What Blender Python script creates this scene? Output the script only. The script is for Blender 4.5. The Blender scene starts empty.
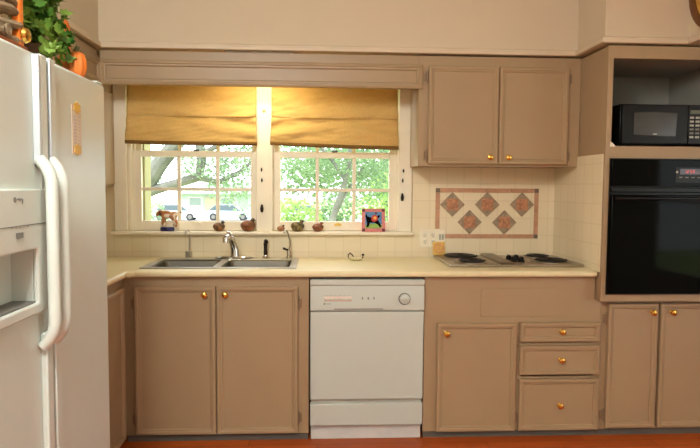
import bpy, bmesh, math, random
from math import sin, cos, pi, radians
from mathutils import Vector, Matrix, noise

random.seed(7)
scene = bpy.context.scene
COL = scene.collection
LOC = {}

# ------------------------------------------------------------------ materials
def lin(c):
    return tuple(((v / 12.92) if v <= 0.04045 else ((v + 0.055) / 1.055) ** 2.4) for v in (x / 255 for x in c)) + (1.0,)

def new_mat(name):
    m = bpy.data.materials.new(name)
    m.use_nodes = True
    nt = m.node_tree
    return m, nt, nt.nodes['Principled BSDF']

def mat(name, c, rough=0.5, metal=0.0, var=0.06, scale=12.0, bump=0.0, bscale=60.0, coat=0.0, spec=0.5, stretch=None):
    m, nt, b = new_mat(name)
    tc = nt.nodes.new('ShaderNodeTexCoord')
    mp = nt.nodes.new('ShaderNodeMapping')
    if stretch:
        mp.inputs['Scale'].default_value = stretch
    nt.links.new(tc.outputs['Object'], mp.inputs['Vector'])
    n = nt.nodes.new('ShaderNodeTexNoise')
    n.inputs['Scale'].default_value = scale
    n.inputs['Detail'].default_value = 4
    nt.links.new(mp.outputs['Vector'], n.inputs['Vector'])
    r = nt.nodes.new('ShaderNodeValToRGB')
    l = lin(c)
    r.color_ramp.elements[0].position = 0.3
    r.color_ramp.elements[1].position = 0.7
    r.color_ramp.elements[0].color = tuple(v * (1 - var) for v in l[:3]) + (1,)
    r.color_ramp.elements[1].color = tuple(min(1, v * (1 + var)) for v in l[:3]) + (1,)
    nt.links.new(n.outputs['Fac'], r.inputs['Fac'])
    nt.links.new(r.outputs['Color'], b.inputs['Base Color'])
    b.inputs['Roughness'].default_value = rough
    b.inputs['Metallic'].default_value = metal
    b.inputs['Coat Weight'].default_value = coat
    b.inputs['Specular IOR Level'].default_value = spec
    if bump:
        n2 = nt.nodes.new('ShaderNodeTexNoise')
        n2.inputs['Scale'].default_value = bscale
        n2.inputs['Detail'].default_value = 3
        nt.links.new(mp.outputs['Vector'], n2.inputs['Vector'])
        bp = nt.nodes.new('ShaderNodeBump')
        bp.inputs['Strength'].default_value = bump
        bp.inputs['Distance'].default_value = 0.005
        nt.links.new(n2.outputs['Fac'], bp.inputs['Height'])
        nt.links.new(bp.outputs['Normal'], b.inputs['Normal'])
    return m

def mat_brick(name, c1, c2, mortar, w, h, msize, axes, rough=0.3, offset=0.0, bump=0.25, origin=(0, 0), grain=None):
    """tiles / planks laid in the plane of two object axes"""
    m, nt, b = new_mat(name)
    tc = nt.nodes.new('ShaderNodeTexCoord')
    sp = nt.nodes.new('ShaderNodeSeparateXYZ')
    cb = nt.nodes.new('ShaderNodeCombineXYZ')
    nt.links.new(tc.outputs['Object'], sp.inputs[0])
    for k, a in enumerate(axes):
        ad = nt.nodes.new('ShaderNodeMath')
        ad.operation = 'ADD'
        ad.inputs[1].default_value = -origin[k]
        nt.links.new(sp.outputs['XYZ'.index(a)], ad.inputs[0])
        nt.links.new(ad.outputs[0], cb.inputs[k])
    br = nt.nodes.new('ShaderNodeTexBrick')
    br.offset = offset
    br.inputs['Scale'].default_value = 1.0
    br.inputs['Brick Width'].default_value = w
    br.inputs['Row Height'].default_value = h
    br.inputs['Mortar Size'].default_value = msize
    br.inputs['Mortar Smooth'].default_value = 0.3
    br.inputs['Color1'].default_value = lin(c1)
    br.inputs['Color2'].default_value = lin(c2)
    br.inputs['Mortar'].default_value = lin(mortar)
    nt.links.new(cb.outputs[0], br.inputs['Vector'])
    col = br.outputs['Color']
    if grain:
        mp = nt.nodes.new('ShaderNodeMapping')
        mp.inputs['Scale'].default_value = grain
        nt.links.new(cb.outputs[0], mp.inputs['Vector'])
        n = nt.nodes.new('ShaderNodeTexNoise')
        n.inputs['Scale'].default_value = 6
        n.inputs['Detail'].default_value = 6
        nt.links.new(mp.outputs[0], n.inputs['Vector'])
        mx = nt.nodes.new('ShaderNodeMix')
        mx.data_type = 'RGBA'
        mx.blend_type = 'MULTIPLY'
        mx.inputs[0].default_value = 0.6
        nt.links.new(col, mx.inputs[6])
        nt.links.new(n.outputs['Fac'], mx.inputs[7])
        col = mx.outputs[2]
    nt.links.new(col, b.inputs['Base Color'])
    b.inputs['Roughness'].default_value = rough
    bp = nt.nodes.new('ShaderNodeBump')
    bp.invert = True
    bp.inputs['Strength'].default_value = bump
    bp.inputs['Distance'].default_value = 0.002
    nt.links.new(br.outputs['Fac'], bp.inputs['Height'])
    nt.links.new(bp.outputs['Normal'], b.inputs['Normal'])
    return m

def mat_patch(name, c1, c2, scale, rough=0.4, edge=0.5, soft=0.04):
    """two-colour patches (animal coat, dark glaze over light)"""
    m, nt, b = new_mat(name)
    tc = nt.nodes.new('ShaderNodeTexCoord')
    n = nt.nodes.new('ShaderNodeTexNoise')
    n.inputs['Scale'].default_value = scale
    n.inputs['Detail'].default_value = 1.5
    nt.links.new(tc.outputs['Object'], n.inputs['Vector'])
    r = nt.nodes.new('ShaderNodeValToRGB')
    r.color_ramp.elements[0].position = edge - soft
    r.color_ramp.elements[1].position = edge + soft
    r.color_ramp.elements[0].color = lin(c1)
    r.color_ramp.elements[1].color = lin(c2)
    nt.links.new(n.outputs['Fac'], r.inputs['Fac'])
    nt.links.new(r.outputs['Color'], b.inputs['Base Color'])
    b.inputs['Roughness'].default_value = rough
    return m

def mat_fabric(name, c, trans=0.45):
    m, nt, b = new_mat(name)
    out = nt.nodes['Material Output']
    tc = nt.nodes.new('ShaderNodeTexCoord')
    mp = nt.nodes.new('ShaderNodeMapping')
    mp.inputs['Scale'].default_value = (30, 30, 240)
    nt.links.new(tc.outputs['Object'], mp.inputs['Vector'])
    n = nt.nodes.new('ShaderNodeTexNoise')
    n.inputs['Scale'].default_value = 3
    n.inputs['Detail'].default_value = 5
    nt.links.new(mp.outputs[0], n.inputs['Vector'])
    r = nt.nodes.new('ShaderNodeValToRGB')
    l = lin(c)
    r.color_ramp.elements[0].position = 0.3
    r.color_ramp.elements[1].position = 0.7
    r.color_ramp.elements[0].color = tuple(v * 0.85 for v in l[:3]) + (1,)
    r.color_ramp.elements[1].color = tuple(min(1, v * 1.12) for v in l[:3]) + (1,)
    nt.links.new(n.outputs['Fac'], r.inputs['Fac'])
    nt.links.new(r.outputs['Color'], b.inputs['Base Color'])
    b.inputs['Roughness'].default_value = 0.85
    b.inputs['Specular IOR Level'].default_value = 0.15
    tr = nt.nodes.new('ShaderNodeBsdfTranslucent')
    nt.links.new(r.outputs['Color'], tr.inputs['Color'])
    mx = nt.nodes.new('ShaderNodeMixShader')
    mx.inputs[0].default_value = trans
    nt.links.new(b.outputs[0], mx.inputs[1])
    nt.links.new(tr.outputs[0], mx.inputs[2])
    nt.links.new(mx.outputs[0], out.inputs['Surface'])
    return m

def mat_glass(name, tint=(1, 1, 1, 1)):
    m, nt, b = new_mat(name)
    out = nt.nodes['Material Output']
    nt.nodes.remove(b)
    t = nt.nodes.new('ShaderNodeBsdfTransparent')
    t.inputs['Color'].default_value = tint
    g = nt.nodes.new('ShaderNodeBsdfGlossy')
    g.inputs['Roughness'].default_value = 0.02
    f = nt.nodes.new('ShaderNodeFresnel')
    f.inputs['IOR'].default_value = 1.45
    mx = nt.nodes.new('ShaderNodeMixShader')
    ge = nt.nodes.new('ShaderNodeNewGeometry')
    ml = nt.nodes.new('ShaderNodeMath'); ml.operation = 'SUBTRACT'; ml.use_clamp = True
    nt.links.new(f.outputs[0], ml.inputs[0])
    nt.links.new(ge.outputs['Backfacing'], ml.inputs[1])
    nt.links.new(ml.outputs[0], mx.inputs[0])
    nt.links.new(t.outputs[0], mx.inputs[1])
    nt.links.new(g.outputs[0], mx.inputs[2])
    nt.links.new(mx.outputs[0], out.inputs['Surface'])
    return m

def mat_emit(name, c, strength):
    m, nt, b = new_mat(name)
    b.inputs['Base Color'].default_value = lin(c)
    b.inputs['Emission Color'].default_value = lin(c)
    b.inputs['Emission Strength'].default_value = strength
    return m

def mat_leaf(name, c1, c2, trans=0.4):
    m, nt, b = new_mat(name)
    out = nt.nodes['Material Output']
    tc = nt.nodes.new('ShaderNodeTexCoord')
    n = nt.nodes.new('ShaderNodeTexNoise')
    n.inputs['Scale'].default_value = 9
    nt.links.new(tc.outputs['Object'], n.inputs['Vector'])
    r = nt.nodes.new('ShaderNodeValToRGB')
    r.color_ramp.elements[0].position = 0.35
    r.color_ramp.elements[1].position = 0.65
    r.color_ramp.elements[0].color = lin(c1)
    r.color_ramp.elements[1].color = lin(c2)
    nt.links.new(n.outputs['Fac'], r.inputs['Fac'])
    nt.links.new(r.outputs['Color'], b.inputs['Base Color'])
    b.inputs['Roughness'].default_value = 0.5
    tr = nt.nodes.new('ShaderNodeBsdfTranslucent')
    nt.links.new(r.outputs['Color'], tr.inputs['Color'])
    mx = nt.nodes.new('ShaderNodeMixShader')
    mx.inputs[0].default_value = trans
    nt.links.new(b.outputs[0], mx.inputs[1])
    nt.links.new(tr.outputs[0], mx.inputs[2])
    nt.links.new(mx.outputs[0], out.inputs['Surface'])
    return m

TAUPE = mat('taupe_paint', (164, 138, 106), 0.42, var=0.03, scale=5, bump=0.05, bscale=90)
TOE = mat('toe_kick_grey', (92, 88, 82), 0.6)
PLASTER = mat('soffit_plaster', (206, 189, 164), 0.8, var=0.02, scale=3, bump=0.04, bscale=40)
CROWN = mat('crown_paint', (212, 193, 168), 0.5, var=0.02)
CREAMWALL = mat('cream_wall_paint', (232, 214, 180), 0.7, var=0.02, scale=3)
TRIM = mat('white_trim_paint', (238, 228, 208), 0.35, var=0.02)
TILE_B = mat_brick('cream_tile_back', (234, 219, 188), (231, 216, 184), (220, 204, 172), 0.108, 0.108, 0.0022, 'XZ', 0.25, origin=(0.59, 0.947))
TILE_S = mat_brick('cream_tile_side', (234, 219, 188), (231, 216, 184), (220, 204, 172), 0.108, 0.108, 0.0022, 'YZ', 0.25, origin=(0, 0.947))
COUNTER = mat('cream_laminate', (230, 216, 174), 0.35, var=0.02, scale=30)
FLOORM = mat_brick('orange_wood_floor', (222, 108, 34), (198, 90, 26), (96, 40, 14), 0.9, 0.083, 0.0015, 'XY', 0.5, 0.4, 0.2, grain=(2, 30, 1))
ROOMW = mat('white_room_paint', (236, 235, 230), 0.8, var=0.01)
CEIL = mat('ceiling_paint', (244, 243, 240), 0.9, var=0.01)
WHITEAPP = mat('white_appliance', (194, 199, 190), 0.3, var=0.01, bump=0.02, bscale=300)
FRIDGEW = mat('white_enamel', (208, 214, 206), 0.32, var=0.01, bump=0.02, bscale=300)
WHITEDARK = mat('white_plastic_shadow', (206, 200, 184), 0.4, var=0.01)
GREYPL = mat('grey_plastic', (120, 118, 112), 0.45)
LGREY = mat('light_grey_plastic', (172, 170, 160), 0.4)
PINKPL = mat('pinkish_plastic', (224, 196, 178), 0.4)
BLACK = mat('black_plastic', (13, 13, 13), 0.3, var=0.02, spec=0.25)
BLACKGLASS = mat('black_oven_glass', (8, 9, 8), 0.05, var=0.02, spec=0.06)
MWGLASS = mat('microwave_glass', (58, 58, 54), 0.18)
BLACKIRON = mat('black_coil_iron', (22, 20, 19), 0.5)
COOKSTEEL = mat('cooktop_steel', (172, 163, 148), 0.34, 1.0, var=0.05, scale=8, stretch=(1, 30, 1))
STEEL = mat('brushed_steel', (190, 186, 180), 0.28, 1.0, var=0.05, scale=8, stretch=(1, 30, 1))
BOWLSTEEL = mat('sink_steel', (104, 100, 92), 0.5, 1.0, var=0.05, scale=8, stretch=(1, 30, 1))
CHROME = mat('chrome', (215, 212, 208), 0.1, 1.0, var=0.01)
NICKEL = mat('brushed_nickel', (176, 168, 152), 0.3, 1.0)
STRIP = mat('pale_metal_strip', (206, 214, 220), 0.4, 0.4)
BRONZE = mat('dark_bronze', (44, 32, 26), 0.35, 0.6)
BRASS = mat('polished_brass', (228, 184, 92), 0.18, 1.0)
HINGE = mat('shaded_hinge_paint', (134, 108, 82), 0.4)  # cabinet paint darkened to suggest the shadow gaps around the hinges
SHADE = mat_fabric('gold_shade_fabric', (224, 190, 124), 0.3)
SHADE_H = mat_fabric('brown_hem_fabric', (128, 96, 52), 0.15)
GLASS = mat_glass('window_glass')
YELLOWREVEAL = mat('pale_yellow_exterior_paint', (172, 166, 118), 0.7)
NICHE = mat('niche_grey_paint', (152, 150, 143), 0.7, var=0.03)
TERRA = mat('terracotta_tile', (194, 146, 114), 0.4, var=0.12, scale=25)
TAUPETILE = mat('taupe_marbled_tile', (158, 138, 114), 0.35, var=0.25, scale=40)
RUST = mat('rust_relief_tile', (188, 132, 98), 0.4, var=0.3, scale=60, bump=0.3, bscale=120)
DARKTILE = mat('dark_brown_tile', (112, 94, 80), 0.4)
SWITCHW = mat('switch_plate_white', (238, 228, 206), 0.3, var=0.01)
YELLOW = mat('yellow_glaze', (226, 188, 92), 0.4, var=0.12, scale=50)
PALEORANGE = mat('pale_orange_glaze', (216, 156, 100), 0.4, var=0.15, scale=80)
LILAC = mat('pale_lilac_print', (205, 188, 190), 0.5)

# ------------------------------------------------------------------ mesh builder
class MB:
    def __init__(self):
        self.v = []; self.f = []; self.M = None
    def _add(self, vs, fs):
        o = len(self.v)
        if self.M is not None:
            vs = [self.M @ Vector(p) for p in vs]
        self.v += [tuple(p) for p in vs]
        self.f += [tuple(i + o for i in f) for f in fs]
        return self
    def box(self, x0, x1, y0, y1, z0, z1):
        x0, x1 = min(x0, x1), max(x0, x1); y0, y1 = min(y0, y1), max(y0, y1); z0, z1 = min(z0, z1), max(z0, z1)
        vs = [(x0, y0, z0), (x1, y0, z0), (x1, y1, z0), (x0, y1, z0), (x0, y0, z1), (x1, y0, z1), (x1, y1, z1), (x0, y1, z1)]
        return self._add(vs, [(3, 2, 1, 0), (4, 5, 6, 7), (0, 1, 5, 4), (1, 2, 6, 5), (2, 3, 7, 6), (3, 0, 4, 7)])
    def prism(self, poly, axis, a, b):
        """poly: 2D points in the plane of the two other axes, extruded from a to b along axis"""
        n = len(poly)
        def P(p, t):
            if axis == 'x': return (t, p[0], p[1])
            if axis == 'y': return (p[0], t, p[1])
            return (p[0], p[1], t)
        vs = [P(p, a) for p in poly] + [P(p, b) for p in poly]
        fs = [tuple(range(n))[::-1], tuple(range(n, 2 * n))]
        for i in range(n):
            j = (i + 1) % n
            fs.append((i, j, n + j, n + i))
        return self._add(vs, fs)
    def lathe(self, prof, c=(0, 0, 0), axis='z', seg=24, ribs=0, ribd=0.0, sx=1.0, sy=1.0):
        """prof: (radius, height) pairs turned about the axis through c"""
        vs = []; fs = []
        for (r, h) in prof:
            for k in range(seg):
                a = 2 * pi * k / seg
                rr = r * (1 - ribd * abs(sin(ribs * a / 2)) if ribs else 1)
                u, w = rr * cos(a) * sx, rr * sin(a) * sy
                if axis == 'z': p = (c[0] + u, c[1] + w, c[2] + h)
                elif axis == 'y': p = (c[0] + u, c[1] + h, c[2] + w)
                else: p = (c[0] + h, c[1] + u, c[2] + w)
                vs.append(p)
        m = len(prof)
        for i in range(m - 1):
            for k in range(seg):
                j = (k + 1) % seg
                fs.append((i * seg + k, i * seg + j, (i + 1) * seg + j, (i + 1) * seg + k))
        fs.append(tuple(range(seg))[::-1])
        fs.append(tuple(range((m - 1) * seg, m * seg)))
        return self._add(vs, fs)
    def tube(self, pts, r, seg=10, flat=1.0, up=None):
        """round bar along points; r a number or one per point; flat squashes the second cross axis"""
        pts = [Vector(p) for p in pts]
        rs = r if isinstance(r, (list, tuple)) else [r] * len(pts)
        vs = []; fs = []
        ref = Vector(up) if up else None
        prevu = None
        for i, p in enumerate(pts):
            t = (pts[min(i + 1, len(pts) - 1)] - pts[max(i - 1, 0)]).normalized()
            if prevu is None:
                a = ref if ref else (Vector((0, 0, 1)) if abs(t.z) < 0.9 else Vector((1, 0, 0)))
                u = (a - t * a.dot(t)).normalized()
            else:
                u = (prevu - t * prevu.dot(t)).normalized()
            prevu = u
            w = t.cross(u)
            for k in range(seg):
                a = 2 * pi * k / seg
                vs.append(p + u * (rs[i] * cos(a)) + w * (rs[i] * flat * sin(a)))
        n = len(pts)
        for i in range(n - 1):
            for k in range(seg):
                j = (k + 1) % seg
                fs.append((i * seg + k, i * seg + j, (i + 1) * seg + j, (i + 1) * seg + k))
        fs.append(tuple(range(seg))[::-1])
        fs.append(tuple(range((n - 1) * seg, n * seg)))
        return self._add(vs, fs)
    def ball(self, c, rx, ry=None, rz=None, seg=16, rings=10):
        ry = rx if ry is None else ry; rz = rx if rz is None else rz
        vs = [(c[0], c[1], c[2] - rz)]; fs = []
        for i in range(1, rings):
            ph = -pi / 2 + pi * i / rings
            for k in range(seg):
                a = 2 * pi * k / seg
                vs.append((c[0] + rx * cos(ph) * cos(a), c[1] + ry * cos(ph) * sin(a), c[2] + rz * sin(ph)))
        vs.append((c[0], c[1], c[2] + rz))
        for k in range(seg):
            fs.append((0, 1 + (k + 1) % seg, 1 + k))
            fs.append((len(vs) - 1, 1 + (rings - 2) * seg + k, 1 + (rings - 2) * seg + (k + 1) % seg))
        for i in range(rings - 2):
            for k in range(seg):
                j = (k + 1) % seg
                fs.append((1 + i * seg + k, 1 + i * seg + j, 1 + (i + 1) * seg + j, 1 + (i + 1) * seg + k))
        return self._add(vs, fs)
    def ring(self, x0, x1, z0, z1, yf, prof, ax='y'):
        """mitred picture-frame moulding on a face looking along -y (ax 'y') or +x (ax 'x', x->y range); prof = (inset, height) points"""
        vs = []; fs = []
        for (i, h) in prof:
            for (a, b) in ((x0 + i, z0 + i), (x1 - i, z0 + i), (x1 - i, z1 - i), (x0 + i, z1 - i)):
                vs.append((a, yf - h, b) if ax == 'y' else (yf + h, a, b))
        n = len(prof)
        for p in range(n - 1):
            for k in range(4):
                j = (k + 1) % 4
                f = (p * 4 + k, p * 4 + j, (p + 1) * 4 + j, (p + 1) * 4 + k)
                fs.append(f)
        return self._add(vs, fs)
    def grid(self, fn, nu, nv):
        vs = [fn(u / nu, w / nv) for w in range(nv + 1) for u in range(nu + 1)]
        fs = []
        for w in range(nv):
            for u in range(nu):
                a = w * (nu + 1) + u
                fs.append((a, a + 1, a + nu + 2, a + nu + 1))
        return self._add(vs, fs)
    def cells(self, us, ws, keep, t0, t1, axis='z'):
        """one solid slab made of grid cells (for holes and L shapes); the slab's thickness runs along axis"""
        def P(u, w, t):
            if axis == 'z': return (u, w, t)
            if axis == 'y': return (u, t, w)
            return (t, u, w)
        idx = {}; vs = []
        def V(i, j, k):
            key = (i, j, k)
            if key not in idx:
                idx[key] = len(vs); vs.append(P(us[i], ws[j], (t0, t1)[k]))
            return idx[key]
        nu, nw = len(us) - 1, len(ws) - 1
        K = lambda i, j: 0 <= i < nu and 0 <= j < nw and keep(i, j)
        fs = []
        for i in range(nu):
            for j in range(nw):
                if not K(i, j): continue
                fs.append((V(i, j, 1), V(i + 1, j, 1), V(i + 1, j + 1, 1), V(i, j + 1, 1)))
                fs.append((V(i, j + 1, 0), V(i + 1, j + 1, 0), V(i + 1, j, 0), V(i, j, 0)))
                if not K(i, j - 1): fs.append((V(i, j, 0), V(i + 1, j, 0), V(i + 1, j, 1), V(i, j, 1)))
                if not K(i, j + 1): fs.append((V(i + 1, j + 1, 0), V(i, j + 1, 0), V(i, j + 1, 1), V(i + 1, j + 1, 1)))
                if not K(i - 1, j): fs.append((V(i, j + 1, 0), V(i, j, 0), V(i, j, 1), V(i, j + 1, 1)))
                if not K(i + 1, j): fs.append((V(i + 1, j, 0), V(i + 1, j + 1, 0), V(i + 1, j + 1, 1), V(i + 1, j, 1)))
        return self._add(vs, fs)
    def build(self, name, m, parent=None, bevel=0.0, angle=35, solid=0.0, loc=None, weld=True, subsurf=0):
        me = bpy.data.meshes.new(name)
        root = parent
        while root is not None and root.parent is not None:
            root = root.parent
        if parent is not None:
            off = Vector(LOC.get(root.name, (0, 0, 0)))
        else:
            off = Vector(loc) if loc else Vector((0, 0, 0))
        me.from_pydata([tuple(Vector(p) - off) for p in self.v], [], self.f)
        bm = bmesh.new(); bm.from_mesh(me)
        if weld:
            bmesh.ops.dissolve_limit(bm, angle_limit=0.001, verts=bm.verts, edges=bm.edges)
        bmesh.ops.recalc_face_normals(bm, faces=bm.faces)
        for f in bm.faces: f.smooth = True
        bm.to_mesh(me); bm.free()
        me.set_sharp_from_angle(angle=radians(angle))
        o = bpy.data.objects.new(name, me)
        COL.objects.link(o)
        me.materials.append(m)
        if parent is not None:
            o.parent = parent
        else:
            o.location = off; LOC[o.name] = tuple(off)
        if solid:
            s = o.modifiers.new('solid', 'SOLIDIFY'); s.thickness = solid; s.offset = 0
        if bevel:
            b = o.modifiers.new('bevel', 'BEVEL'); b.width = bevel; b.segments = 2; b.limit_method = 'ANGLE'; b.angle_limit = radians(40)
        if subsurf:
            s = o.modifiers.new('sub', 'SUBSURF'); s.levels = subsurf; s.render_levels = subsurf
        return o

def thing(name, label, cat, loc=(0, 0, 0), group=None):
    o = bpy.data.objects.new(name, None)
    COL.objects.link(o)
    o.location = loc
    o.empty_display_size = 0.05
    LOC[o.name] = tuple(loc)
    tag(o, label, cat, group)
    return o

def tag(o, label, cat, group=None):
    o['label'] = label; o['category'] = cat
    if group: o['group'] = group
    return o

def struct(o):
    o['kind'] = 'structure'
    return o

def box(x0, x1, y0, y1, z0, z1):
    return MB().box(x0, x1, y0, y1, z0, z1)

# ------------------------------------------------------------------ dimensions (metres)
FLOOR_Z = 0.0
CTOP = 0.914
LW, RW = -1.62, 4.0          # side walls
BW = -6.2                    # wall behind the camera
CEIL_Z = 2.62

# ------------------------------------------------------------------ the setting
struct(box(LW - .1, RW + .1, BW - .1, 0.2, -0.1, 0.0).build('floor', FLOORM))
struct(box(LW - .1, RW + .1, BW - .1, 0.2, CEIL_Z, CEIL_Z + 0.1).build('ceiling', CEIL))
struct(MB().cells([BW - .1, 0.2], [0, CEIL_Z], lambda i, j: True, LW - 0.1, LW, 'x').build('wall_left', CREAMWALL))
wr = MB().cells([BW - .1, -4.75, -2.75, 0.2], [0, 0.35, 2.12, CEIL_Z], lambda i, j: not (i == 1 and j == 1), RW, RW + 0.1, 'x')
struct(wr.build('wall_right', ROOMW))
struct(box(LW, RW, BW - 0.1, BW, 0, CEIL_Z).build('wall_rear', ROOMW))
# back wall with the two window openings in one rough opening
OX0, OX1, OZ0, OZ1 = -1.16, 0.508, 1.06, 2.03
wb = MB().cells([LW, OX0, OX1, RW], [0, OZ0, OZ1, CEIL_Z], lambda i, j: not (i == 1 and j == 1), 0.0, 0.09, 'y')
struct(wb.build('wall_back', CREAMWALL))
# outer masonry skin, its reveal painted pale yellow; a brick pier stands between the two windows
XA0, XA1, XB0, XB1 = -1.083, -0.398, -0.243, 0.470
wo = MB().cells([LW - .1, XA0, XA1, XB0, XB1, RW + .1], [-0.35, OZ0 + 0.03, OZ1, 2.9], lambda i, j: not (i in (1, 3) and j == 1), 0.09, 0.23, 'y')
struct(wo.build('wall_outer', YELLOWREVEAL))

# soffit above the cabinets (plaster bulkhead)
SOF = -0.345
XSL, XTALL, XSR = -1.200, 1.502, 1.474
sof = MB().cells([LW, XSL, XSR, 1.925, RW], [BW, -1.9, -0.675, SOF, 0.0],
                 lambda i, j: (j == 3) or (i == 0) or (j == 2 and i >= 2) or (j == 1 and i == 3), 2.105, CEIL_Z, 'z')
struct(sof.build('wall_soffit', PLASTER))

# crown strip along the soffit's lower edge
CR = [(0.0, 0.008), (0.020, 0.008), (0.024, 0.011), (0.024, 0.024), (0.020, 0.028), (0.020, 0.034), (0.012, 0.042), (0.0, 0.044)]
def crown(path, name):
    """path: plan points of the face, room on the right-hand side walking along it"""
    m = MB(); n = len(path); vs = []; fs = []
    P = [Vector(p) for p in path]
    for i in range(n):
        d0 = (P[i] - P[i - 1]).normalized() if i else (P[1] - P[0]).normalized()
        d1 = (P[i + 1] - P[i]).normalized() if i < n - 1 else d0
        n0 = Vector((d0.y, -d0.x)); n1 = Vector((d1.y, -d1.x))
        mv = (n0 + n1); mv = mv / max(mv.dot(n0), 1e-6)
        for (o, h) in CR:
            q = P[i] + mv * o
            vs.append((q.x, q.y, 2.094 + h))
    k = len(CR)
    for i in range(n - 1):
        for j in range(k):
            j2 = (j + 1) % k
            fs.append((i * k + j, i * k + j2, (i + 1) * k + j2, (i + 1) * k + j))
    fs.append(tuple(range(k))); fs.append(tuple(range((n - 1) * k, n * k)))
    m._add(vs, fs)
    return struct(m.build(name, CROWN, weld=False))
crown([(XSL, -4.0), (XSL, SOF), (XSR, SOF), (XSR, -0.675), (1.925, -0.675), (1.925, -1.9)], 'trim_1')

# backsplash tiles
bs = MB().cells([-1.62, -1.238, 0.59, 1.494], [CTOP - 0.02, 1.055, 1.478], lambda i, j: not (j == 1 and i == 1) and not (i == 0 and j == 1), -0.008, 0.0, 'y')
struct(bs.build('trim_2', TILE_B))
struct(box(XTALL - 0.008, XTALL, -0.645, -0.008, CTOP - 0.004, 1.536).build('trim_3', TILE_S))
# baseboard on the rear and right walls (out of the picture, closes the room)
struct(box(LW, RW, BW, BW + 0.015, 0, 0.1).build('baseboard_rear', TRIM))
struct(box(RW - 0.015, RW, BW, 0, 0, 0.1).build('baseboard_right', TRIM))

# window casing (interior trim): side casings, centre mullion, stool and apron
cas = MB()
cas.box(-1.238, OX0, -0.02, 0.0, 1.075, 2.04)
cas.box(OX1 - 0.008, 0.584, -0.02, 0.0, 1.075, 2.04)
cas.box(-0.379, -0.279, -0.02, 0.085, 1.075, 2.04)
cas.box(-1.238, 0.584, -0.018, 0.0, 2.03, 2.07)
cas.box(OX0, OX0 + 0.022, 0.0, 0.085, 1.075, 2.03)          # jambs
cas.box(OX1 - 0.012, OX1, 0.0, 0.085, 1.075, 2.03)
struct(cas.build('trim_4', TRIM, bevel=0.004))
stool = MB().prism([(-0.055, 1.056), (-0.06, 1.06), (-0.06, 1.071), (-0.055, 1.075), (0.085, 1.075), (0.085, 1.056)], 'x', -1.25, 0.592)
struct(stool.build('windowsill', TRIM, bevel=0.002))

def window(n, x0, x1, mk):
    """double-hung window: lower sash with six lights, upper sash set farther out"""
    fr = MB()
    fr.box(x0 - 0.004, x0 + 0.014, 0.03, 0.088, 1.075, 2.03); fr.box(x1 - 0.014, x1 + 0.004, 0.03, 0.088, 1.075, 2.03)
    fr.box(x0, x1, 0.03, 0.088, 2.0, 2.03); fr.box(x0, x1, 0.045, 0.088, 1.075, 1.082)
    w = struct(fr.build('window_%d' % n, TRIM, bevel=0.002))
    def sash(nm, za, zb, ya, yb, rb, rt, st, cols, rows):
        m = MB()
        m.box(x0 + .006, x0 + st, ya, yb, za, zb); m.box(x1 - st, x1 - .006, ya, yb, za, zb)
        m.box(x0 + st, x1 - st, ya, yb, za, za + rb); m.box(x0 + st, x1 - st, ya, yb, zb - rt, zb)
        gx0, gx1, gz0, gz1 = x0 + st, x1 - st, za + rb, zb - rt
        for c in cols:
            m.box(c - 0.011, c + 0.011, ya + 0.006, yb - 0.006, gz0, gz1)
        for r in rows:
            m.box(gx0, gx1, ya + 0.007, yb - 0.007, r - 0.010, r + 0.010)
        s = m.build(nm, TRIM, w, bevel=0.003)
        ym = (ya + yb) / 2
        box(gx0 - .004, gx1 + .004, ym - 0.002, ym + 0.002, gz0 - .004, gz1 + .004).build('pane', GLASS, s)
        return s
    ls = sash('lower_sash', 1.077, 1.567, 0.032, 0.062, 0.058, 0.036, 0.05, mk, [1.332])
    sash('upper_sash', 1.535, 2.0, 0.064, 0.086, 0.036, 0.04, 0.045, mk, [1.80])
    xm = (x0 + x1) / 2
    lk = MB()
    lk.lathe([(0.016, 0), (0.016, 0.006), (0.008, 0.010)], (xm, 0.047, 1.567), 'z', 14)
    lk.tube([(xm - 0.02, 0.045, 1.574), (xm + 0.015, 0.045, 1.578)], 0.004, 8)
    lk.build('sash_lock', BRONZE, w)
    lf = MB()
    lf.box(xm - 0.022 + .02, xm + 0.022 + .02, 0.020, 0.033, 1.108, 1.122)
    lf.tube([(xm + .02, 0.026, 1.122), (xm + .02, 0.022, 1.128)], 0.006, 10)
    lf.build('sash_lift', YELLOW if n == 2 else TRIM, w)
window(1, -1.138, -0.368, [-0.861, -0.624])
window(2, -0.286, 0.496, [-0.005, 0.226])
# side window behind the camera on the right wall
w3 = MB()
w3.cells([-4.75, -4.68, -3.78, -3.72, -2.82, -2.75], [0.35, 0.42, 1.2, 1.22, 2.05, 2.12], lambda i, j: i in (0, 2, 4) or j in (0, 2, 4), RW + 0.03, RW + 0.07, 'x')
w3o = struct(w3.build('window_3', TRIM))
box(RW + 0.048, RW + 0.052, -4.7, -2.8, 0.4, 2.07).build('pane', GLASS, w3o)

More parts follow.
